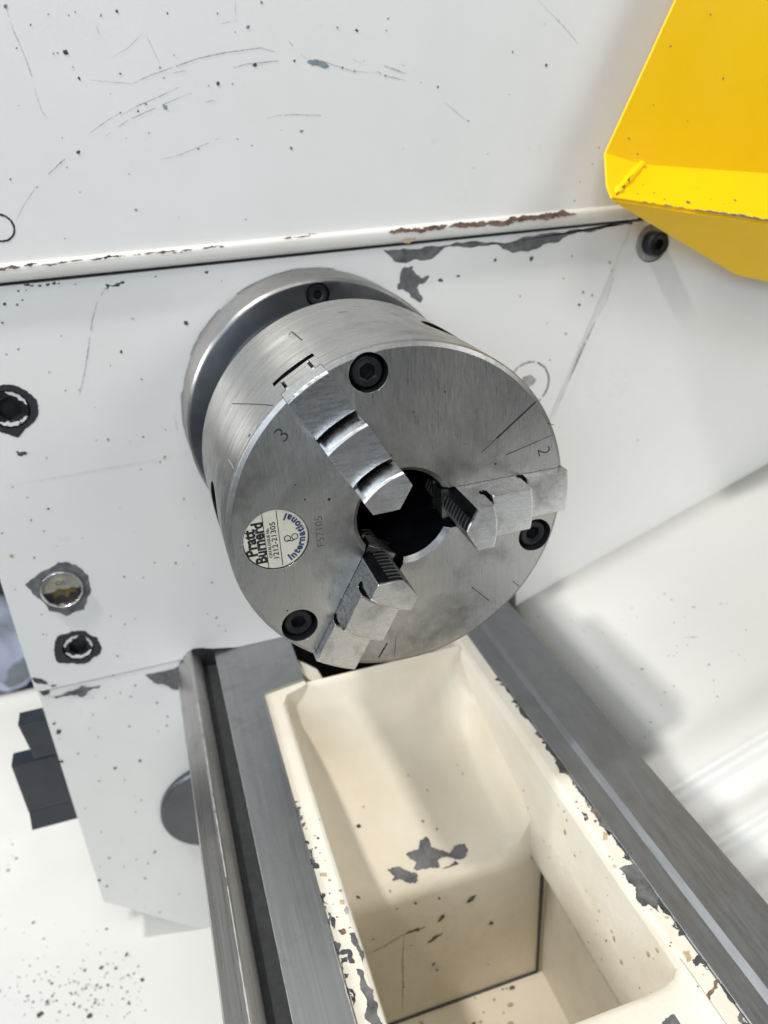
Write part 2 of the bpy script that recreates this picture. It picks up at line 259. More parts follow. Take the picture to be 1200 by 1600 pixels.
# ------------------------------------------------------------------ paint damage (baked positions on the real surfaces)
SPECKS=[["U","dark",-122.4,210.8,0.8],["U","dark",-113.3,215.0,0.8],["U","dark",-88.9,214.0,0.8],["U","dark",-81.0,215.5,0.8],["U","dark",-56.8,214.2,0.8],["U","dark",-31.7,213.7,0.8],["U","dark",-108.9,198.9,1.6],["U","dark",-106.8,192.3,0.8],["U","dark",-104.9,187.3,1.2],["U","dark",-84.7,188.7,0.8],["U","dark",-63.4,186.0,0.8],["U","dark",-56.6,196.0,0.5],["U","dark",-16.9,207.4,1.2],["U","dark",-15.4,190.2,1.7],["U","dark",-8.5,218.1,0.8],["U","dark",41.8,204.5,1.5],["U","dark",31.2,206.0,0.8],["U","dark",-41.0,181.5,0.8],["U","dark",-36.0,182.2,1.5],["U","dark",-28.4,181.9,0.8],["U","blue",-65.0,172.6,1.7],["U","dark",-74.6,174.6,0.8],["U","dark",-88.1,171.1,0.8],["U","dark",-79.1,171.3,0.8],["U","dark",-91.3,179.9,0.4],["U","blue",6.6,157.4,1.6],["U","blue",-0.2,149.2,1.5],["U","blue",-51.1,151.9,1.1],["U","dark",-75.4,160.9,0.8],["U","dark",-87.4,159.1,0.5],["U","dark",-112.5,154.0,1.4],["U","dark",-122.2,149.6,0.8],["U","dark",-119.6,147.2,0.8],["U","dark",-136.3,138.8,0.8],["U","dark",-148.1,143.4,0.8],["U","dark",-115.8,134.9,0.5],["U","dark",-89.3,142.0,0.8],["U","blue",-89.1,123.9,1],["U","dark",-30.3,114.1,0.8],["U","dark",-67.2,118.1,0.5],["U","dark",-128.3,112.6,0.5],["U","dark",-136.2,176.6,0.4],["U","dark",-131.0,201.3,0.8],["U","dark",-118.8,161.1,0.5],["U","blue",-29.5,155.4,0.6],["U","dark",39.2,185.4,0.8],["U","dark",32.4,187.2,0.8],["U","dark",6.1,191.4,0.8],["U","dark",45.0,190.1,0.5],["U","dark",-23.8,205.4,0.5],["U","dark",-64.6,190.6,0.8],["U","dark",-112.7,198.7,0.8],["U","dark",-114.7,198.4,0.8],["U","dark",-131.7,218.5,1.2],["U","dark",-104.0,214.3,0.6],["U","dark",-100.7,215.6,0.5],["U","blue",-22.0,151.8,0.6],["U","blue",-4.6,158.6,0.5],["U","dark",156.5,184.2,1.2],["U","dark",134.6,191.6,0.8],["U","dark",106.7,157.4,1.0],["U","dark",88.0,175.7,0.8],["U","dark",77.8,178.4,0.8],["U","dark",59.9,209.6,0.8],["U","dark",119.1,139.1,0.5],["U","dark",195.3,137.8,0.8],["U","dark",191.5,128.8,0.8],["U","dark",183.1,119.0,0.8],["U","dark",179.9,107.8,0.8],["U","dark",109.9,131.8,0.5],["U","dark",154.1,205.0,0.5],["U","dark",65.8,144.9,0.4],["U","dark",132.6,170.1,0.4],["U","dark",58.7,204.1,0.5],["U","dark",56.8,182.5,1],["H","dark",-72.5,60.3,2.0],["H","dark",-111.5,48.1,1.6],["H","dark",-141.7,61.2,1],["H","dark",-101.7,66.2,0.8],["H","dark",-165.5,56.7,0.9],["H","dark",-166.4,81.8,1.1],["H","dark",-160.3,80.7,1],["H","dark",-157.1,82.9,1],["H","dark",-169.9,72.1,1.1],["H","dark",-172.2,54.6,0.8],["H","grey",-129.3,-3.5,1.6],["H","dark",-136.0,-2.8,0.8],["H","dark",-108.9,-5.2,0.9],["H","dark",-116.8,-6.9,0.5],["H","dark",-95.2,-2.6,0.8],["H","dark",-101.9,-23.1,0.9],["H","grey",-114.3,-25.9,1.1],["H","dark",-165.7,-9.1,1],["H","dark",-188.4,-23.9,0.9],["H","dark",-182.2,-32.1,0.8],["H","dark",-172.3,-41.6,1.3],["H","dark",-183.5,-47.1,0.8],["H","dark",-178.1,-55.9,0.7],["H","dark",-201.4,-52.5,1.1],["H","dark",-157.3,-65.3,0.8],["H","dark",-187.7,-72.8,1],["H","tan",-199.9,-68.9,1.5],["H","dark",-117.8,-92.4,1.2],["H","dark",-104.5,-95.4,1.2],["H","dark",-94.6,-84.5,0.7],["H","dark",-138.3,-98.3,0.9],["H","dark",-126.7,-101.7,0.9],["H","dark",-91.8,-50.7,1.2],["H","dark",-83.6,-115.8,0.9],["H","dark",-152.2,-125.9,0.9],["H","dark",-144.9,-134.2,0.8],["H","dark",-137.6,-131.8,0.8],["H","dark",-110.7,-133.3,0.6],["H","dark",-90.4,-139.6,0.9],["H","dark",-84.8,-144.3,1.1],["H","grey",-83.9,-151.2,1.1],["H","grey",-80.1,-156.7,1.1],["H","dark",-154.2,-157.9,1.2],["H","dark",-193.6,-129.9,0.8],["H","dark",-195.6,-128.9,0.8],["H","dark",-203.7,-92.3,0.7],["H","dark",-193.0,-114.0,0.7],["H","dark",-160.1,-172.7,0.9],["H","tan",-98.6,-20.5,1.8],["H","dark",-103.3,30.4,0.7],["H","dark",-119.1,41.0,0.6],["H","grey",-139.0,29.2,1],["H","dark",-146.5,29.8,0.6],["H","dark",-152.6,41.7,0.8],["H","dark",-132.6,17.5,0.7],["H","dark",-87.0,-66.0,0.5],["H","dark",-125.8,-67.6,0.5],["H","dark",-131.3,-49.4,0.5],["H","dark",-173.2,-67.5,0.5],["H","dark",125.4,76.5,1.6],["H","dark",151.0,75.0,2.0],["H","dark",87.8,68.0,2],["H","dark",99.9,69.3,1.5],["H","dark",143.7,51.7,1.2],["H","dark",188.3,41.1,1.8],["H","dark",190.7,49.4,1.2],["H","dark",180.7,73.8,1],["H","dark",179.2,22.4,1],["H","dark",167.7,5.5,1.2],["H","dark",164.5,31.4,0.6],["H","tan",245.6,-67.2,1],["H","tan",197.8,46.5,1.2],["H","tan",175.1,59.9,1],["H","dark",137.1,85.8,0.8],["H","tan",209.6,66.8,2],["H","tan",211.8,61.4,1.6],["H","dark",-176.6,-187.5,1.05],["H","dark",-168.7,-190.1,1.05],["H","dark",-158.2,-188.8,1.05],["H","dark",-152.3,-193.9,1.05],["H","dark",-147.6,-185.3,1.05],["H","dark",-179.6,-201.8,1.05],["H","dark",-184.2,-212.9,1.05],["H","dark",-180.1,-221.9,1.05],["H","dark",-158.0,-219.1,1.05],["H","dark",-139.7,-230.1,1.05],["H","dark",-131.1,-218.8,1.05],["H","dark",-133.0,-226.5,1.05],["H","dark",-195.9,-232.1,1.05],["H","dark",-185.5,-238.2,1.05],["H","dark",-156.8,-252.7,1.5],["H","dark",-174.5,-253.6,1.8],["H","dark",-203.9,-209.2,2.4],["H","dark",-205.0,-215.4,1.2],["H","dark",-205.2,-201.5,1.5],["H","dark",-208.1,-235.5,2],["H","dark",-170.6,-266.9,1.05],["H","dark",-166.5,-284.1,1.05],["H","dark",-162.8,-290.2,1.05],["H","dark",-169.0,-300.4,1.05],["H","dark",-196.1,-311.0,1.05],["H","dark",-202.0,-283.7,1.05],["H","dark",-162.9,-346.4,1.5],["H","dark",-196.0,-339.2,1.05],["H","dark",-169.9,-356.2,1.2],["H","dark",-187.6,-352.7,1.05],["H","dark",-177.3,-348.6,1.05],["H","dark",-204.1,-345.1,1.05],["H","dark",-175.0,-371.0,1.3],["H","dark",-203.8,-368.0,1.4],["H","dark",-183.8,-381.5,1.05],["H","dark",-207.6,-359.3,1.4],["H","dark",-152.8,-399.8,1.4],["H","dark",-171.1,-413.8,1.05],["H","dark",-136.1,-204.4,1.05],["H","dark",-187.6,-261.6,1.05],["F","dark",-136.1,-303.2,2],["F","dark",-57.6,-281.9,2.2],["F","dark",-124.1,-309.2,2.4],["F","dark",-28.7,-220.3,1.5],["F","dark",1.5,-204.3,2.4],["F","dark",6.4,-224.5,3],["F","dark",4.2,-237.6,2.2],["F","dark",20.3,-248.0,2],["F","dark",23.6,-219.3,2.4],["F","dark",11.0,-213.0,2],["F","dark",28.6,-192.4,2.4],["F","dark",30.0,-270.5,3],["F","dark",44.3,-233.3,3],["F","mid",11.0,-249.2,1.1269564279549176],["F","mid",0.7,-241.6,0.7250392219135438],["F","mid",11.0,-245.6,1.2454784285819547],["F","mid",-0.4,-271.4,0.9126212801236706],["F","mid",29.5,-198.1,0.6016390918597198],["F","grey",12.8,-242.6,1.3776616052211859],["F","grey",3.8,-265.1,1.6246102402154898],["F","dark",35.2,-229.3,1.4159323480762636],["F","grey",15.3,-195.3,1.5128755617017435],["F","mid",21.4,-207.3,1.071430194728308],["F","mid",20.4,-231.8,0.7125519141142819],["F","grey",44.8,-225.6,0.7609680267340183],["F","dark",20.7,-265.5,1.558253064772948],["F","mid",15.6,-260.8,1.274200441092683],["F","dark",39.4,-208.0,1.4215464242148217],["F","grey",23.6,-266.7,0.8263525530519207],["F","grey",23.3,-265.0,1.6607934929837076],["F","mid",-37.7,-272.0,1.4657359851676484],["F","dark",13.3,-220.9,1.006214936703862],["F","dark",4.7,-219.9,1.5445061253824948],["F","mid",13.5,-233.6,1.1421316768167658],["F","grey",45.1,-205.9,0.835055941373603],["F","mid",12.9,-220.1,0.6570707804992877],["F","mid",21.4,-244.2,1.2102111757115983],["F","dark",-1.3,-295.5,1.128821702118671],["F","mid",35.0,-205.6,1.0330312722936044],["F","dark",33.8,-241.1,1.4153832755138058],["F","dark",20.7,-227.9,1.6004000377462266],["F","grey",-12.3,-307.6,1.6135702082371597],["F","mid",15.1,-312.7,1.5263269258088057],["F","mid",-15.9,-281.5,1.5021529457896525],["F","mid",33.4,-239.5,0.9496745151250158],["F","mid",2.3,-240.1,0.6969461281914243],["F","grey",23.6,-208.9,1.045053101732597],["F","mid",-6.9,-259.0,1.6250299655906146],["F","mid",14.4,-280.3,1.6306272302344693],["F","dark",27.7,-232.3,1.3349731851373674],["F","grey",-8.0,-288.9,1.569320581598041],["F","grey",1.4,-261.5,0.791302484327123],["F","grey",24.1,-201.8,0.6098631205754793],["F","mid",43.8,-203.7,1.5320343672548795],["F","dark",22.7,-201.6,0.8916707091848326],["F","mid",52.2,-203.1,1.009069044130438],["F","mid",20.6,-203.7,1.5600415688962717],["F","mid",37.4,-226.6,1.2170765087720379],["F","mid",32.9,-255.7,1.3330146174563215],["F","mid",-5.7,-268.4,1.276509152262962],["F","grey",37.5,-195.7,1.1906137222802973],["F","mid",15.5,-289.6,0.6855557212013841],["F","mid",29.2,-209.2,1.6586888194849454],["F","dark",17.6,-262.1,1.0412379398776355],["F","mid",19.6,-239.2,1.32545428121013],["F","dark",6.6,-263.0,1.392849386510096],["F","mid",-5.3,-239.0,1.077597559428983],["F","mid",-1.1,-303.2,1.5753939345285901],["F","dark",18.2,-269.9,0.7848458742160338],["F","mid",14.8,-242.4,0.7481481845644988],["F","mid",17.5,-276.4,1.3844707063199657],["F","mid",11.0,-256.6,1.3358107785301208],["F","mid",21.4,-239.1,0.8063108259625503],["F","mid",28.8,-251.3,0.8927078521128726],["F","dark",20.2,-237.1,1.1103466669366913],["F","dark",22.8,-258.5,1.6018252508493704],["F","mid",38.2,-249.2,0.8093329449569948],["F","mid",37.6,-231.5,1.5997882919305972],["F","dark",54.5,-207.1,0.7495325987107522],["F","mid",30.5,-245.1,1.6550825681433405],["F","mid",17.3,-236.1,1.512221897211067],["F","mid",4.8,-298.6,0.833783200450503],["F","mid",-7.5,-225.5,1.2002064420060032],["F","dark",39.2,-235.3,1.5687196479350163],["F","dark",-19.8,-315.6,1.0391715014360186],["F","mid",11.1,-281.0,1.636226861037155],["F","grey",-14.9,-295.6,0.6503201808933555],["F","grey",61.4,-199.9,0.6034027853886249],["F","mid",-20.5,-275.5,1.2911574861125548],["F","grey",35.1,-223.0,1.2750594921859593],["F","mid",15.7,-221.9,1.057861480712271],["F","dark",-9.1,-290.6,0.6526221628264045],["F","dark",22.0,-266.6,0.8843409879335102],["F","mid",20.6,-199.0,1.3710751108944863],["F","mid",12.1,-219.8,0.7355693383501295],["F","dark",-2.3,-341.6,0.9254872422670624],["F","dark",11.3,-271.4,1.1452532700730722],["F","mid",21.0,-228.6,1.4364312746452672],["F","dark",22.7,-261.2,1.0583183519959602],["F","dark",21.7,-246.9,1.1568006611691422],["F","dark",-1.9,-258.0,0.6954758231675731],["F","grey",32.0,-211.9,0.6619775842776574],["F","grey",38.9,-223.3,0.8116127143863607],["F","mid",34.6,-241.1,1.1745195790117227],["F","grey",45.9,-194.4,1.2551091541223878],["F","mid",-19.2,-235.7,0.923615903949315],["F","dark",34.4,-204.4,1.0098566928139625],["F","mid",7.4,-250.0,0.8286789777709459],["F","grey",46.5,-237.6,0.7708787845806782],["F","grey",39.3,-257.5,0.9813997780598462],["F","mid",52.9,-204.8,0.8663850984464465],["F","mid",33.5,-227.3,0.6712872780042872],["F","mid",8.9,-305.3,0.8277782553292385],["F","dark",41.2,-216.5,0.9724939305450684],["F","grey",11.4,-252.3,1.4153323870342107],["F","mid",23.9,-229.1,1.035394044205591],["F","grey",-5.1,-273.6,1.0177223128675132],["F","mid",5.9,-215.2,1.2240675837895023],["F","dark",-3.8,-212.7,0.9328967495890441],["F","mid",21.4,-209.5,0.806299151488006],["F","grey",26.1,-215.9,1.1517781416485229],["F","grey",20.6,-194.3,0.6406361986969578],["F","mid",54.6,-191.5,0.8136400919279131],["F","mid",17.6,-234.0,1.6238533178547487],["F","dark",45.5,-203.2,1.3706632335539337],["F","dark",17.7,-235.8,0.7313351436334536],["F","mid",20.1,-236.3,1.5525686378623127],["F","mid",23.7,-225.1,1.4766306820443034],["F","grey",-3.5,-289.9,0.7786807394116424],["F","grey",21.9,-276.7,0.6663070751243226],["F","mid",14.9,-282.7,1.4287998908826411],["F","mid",-0.5,-277.0,1.0284355133462921],["F","mid",39.1,-203.1,0.7273052451750601],["F","mid",5.7,-206.8,0.674969520480454],["F","mid",32.5,-229.2,1.4606000735898912],["F","grey",-49.6,-288.8,0.6177725349977884],["F","grey",-45.3,-283.8,0.7022255572163926],["F","grey",-155.2,-308.2,1.272832467890293],["F","grey",37.9,-236.4,1.2176733088568834],["F","grey",-162.8,-310.5,1.1755194185642155],["F","grey",-0.8,-264.3,0.9238502196053965],["F","grey",3.4,-201.9,1.278211651346223],["F","grey",24.2,-241.9,1.1574540708494672],["F","grey",-29.7,-228.3,0.8441361684656973],["F","grey",-0.5,-289.6,1.200583309516002],["F","grey",17.0,-195.7,0.9836898947882472],["F","grey",9.8,-294.7,0.8788250103644084],["F","grey",26.1,-282.3,1.0685174072420809],["F","grey",-6.3,-235.5,0.6838479120402537],["F","grey",-159.2,-310.4,0.7661253914428277],["F","grey",28.0,-219.3,0.869969250690481],["F","grey",34.7,-194.0,1.1797054693963642],["F","grey",-49.8,-263.6,0.6282223796113965],["F","grey",-56.2,-286.9,0.6450228427731111],["F","grey",-75.4,-310.7,0.8426121911072402],["F","grey",-28.9,-268.9,0.8895741850788887],["F","grey",-7.8,-283.4,1.0467845129380011],["F","grey",20.2,-263.3,0.6085008748557356],["F","grey",-84.3,-309.4,1.0347613251637846],["F","grey",48.3,-197.5,0.6476375598195178],["F","grey",-130.4,-309.4,0.8491390191956203],["F","grey",4.3,-245.8,0.9095475787291905],["F","grey",-33.4,-239.0,0.7648210446971613],["F","grey",42.3,-197.0,0.8317612717504983],["F","grey",5.1,-287.9,1.2525813001303963],["F","grey",49.1,-219.9,0.8820302328275158],["F","grey",-59.3,-304.8,0.9827664782823275],["F","grey",30.9,-234.5,1.0444873977387943],["F","grey",-10.0,-221.4,0.9047602736660911],["F","grey",-141.5,-307.0,1.0152738153219647],["F","grey",-65.9,-281.1,1.0178814019418123],["F","grey",-23.2,-287.2,1.0757116275744778],["F","grey",-99.7,-294.9,0.6189699081538088],["F","grey",-20.4,-270.7,1.0088291675229857],["F","grey",-27.2,-290.6,0.8081224692615585],["T","grey",24.4,11.7,2.2],["T","grey",68.6,94.9,1.4],["T","grey",77.4,95.0,1.5],["T","grey",93.4,101.3,1.8],["T","grey",103.3,116.6,0.9],["T","grey",105.9,119.4,0.9],["T","grey",97.1,82.3,1.4],["T","grey",97.8,90.5,0.9],["T","grey",65.1,69.4,0.9],["T","grey",75.0,67.0,0.9],["T","grey",71.2,57.1,0.9],["T","grey",61.9,30.2,0.9],["T","grey",71.9,40.1,1.2],["T","grey",84.1,51.5,0.9],["T","grey",45.6,29.1,0.9],["T","grey",66.6,8.8,0.9],["T","grey",71.6,18.5,0.9],["T","grey",97.8,19.2,1.2],["T","grey",118.2,41.3,2],["T","grey",125.5,28.5,1.3],["T","grey",143.9,41.1,1.3],["T","grey",143.4,48.3,0.9],["T","grey",116.2,70.7,0.9],["T","grey",120.0,76.3,0.9],["T","grey",119.7,61.5,0.9],["T","grey",122.1,63.9,0.9],["T","grey",121.2,67.0,0.9],["T","grey",142.6,76.1,1.2],["T","grey",142.5,94.0,0.9],["T","grey",148.1,95.3,0.9],["T","grey",153.5,94.9,0.9],["T","grey",133.7,112.3,0.9],["T","grey",154.8,70.0,0.9],["T","dark",171.5,58.3,1.6],["T","grey",162.6,64.2,0.9],["T","grey",166.5,63.4,0.9],["T","grey",168.7,82.3,0.9],["T","grey",171.7,74.7,0.9],["T","grey",171.5,35.3,0.9],["T","grey",157.9,20.4,1.2],["T","grey",165.1,11.0,0.9],["T","grey",170.5,10.7,1.1],["T","grey",171.6,4.9,0.9],["T","grey",150.8,33.4,0.9],["T","grey",209.6,32.6,0.9],["T","grey",231.3,11.9,0.9],["T","grey",245.4,22.6,0.9],["W","dark2",134.9,16.0,1.5],["W","dark2",142.4,22.7,1.3],["W","dark",170.0,-2.4,-266.4,1.6],["W","dark",170.0,12.7,-269.0,1.4],["W","dark",170.0,48.1,-308.8,2.4],["W","dark",170.0,7.6,-329.9,2.2],["W","dark",170.0,10.1,-337.0,1.4],["W","dark",170.0,-13.4,-342.2,1.5],["W","dark",170.0,-6.6,-304.0,1.2],["W","dark",170.0,-30.8,-286.4,1.4],["W","dark",126.3,-23.6,1.8],["W","dark",164.3,-36.2,1.8],["W","dark",170.0,46.4,-350.0,1],["W","dark",162.7,26.9,1.4],["W","dark",170.0,-14.4,-265.8,0.9],["W","dark",166.0,-16.8,0.9],["W","dark",170.0,15.1,-287.4,1.8],["W","dark",170.0,32.7,-281.0,2],["W","tan",112.4,53.1,1.5],["W","tan",116.4,26.1,1.4],["W","dark",126.4,-24.5,1.6],["W","tan",115.2,-17.5,1.2],["W","tan",135.1,16.0,1.2],["W","tan",103.8,17.5,1],["W","tan",105.9,52.0,1.2],["R","dark",215.6,79.1,0.9],["R","dark",218.7,79.2,1],["R","rust",222.9,82.4,1.2],["R","dark",208.0,79.7,0.8],["R","dark",212.3,78.5,0.7],["R","dark",244.5,77.3,0.8],["R","rust",246.7,77.7,0.8],["R","rust",255.9,77.8,0.8],["R","tan",276.8,79.2,1],["R","dark",293.8,77.9,0.8],["R","dark",294.9,76.6,0.7],["R","dark",314.3,76.4,0.6],["R","tan",310.8,81.8,0.7],["R","tan",250.3,76.6,1.4],["R","tan",282.5,83.7,1.4],["R","dark",171.8,-63.2,1.1],["R","dark",174.2,-62.6,0.9],["R","dark",182.6,-58.1,1.3],["R","dark",188.1,-60.6,1.2],["R","dark",216.9,-60.4,0.7],["R","dark",217.0,-55.1,1.1],["R","dark",209.7,-58.6,0.9],["R","dark",197.5,-57.8,0.7],["R","dark",157.3,-64.2,0.6],["R","dark",159.2,-63.4,0.6],["R","dark",170.8,-54.2,0.7],["R","dark",180.6,-59.4,0.6],["R","dark",223.1,-60.4,0.5],["R","dark",230.4,-60.2,0.6],["R","dark",237.7,-55.9,0.6],["R","dark",192.1,-59.3,0.5]]
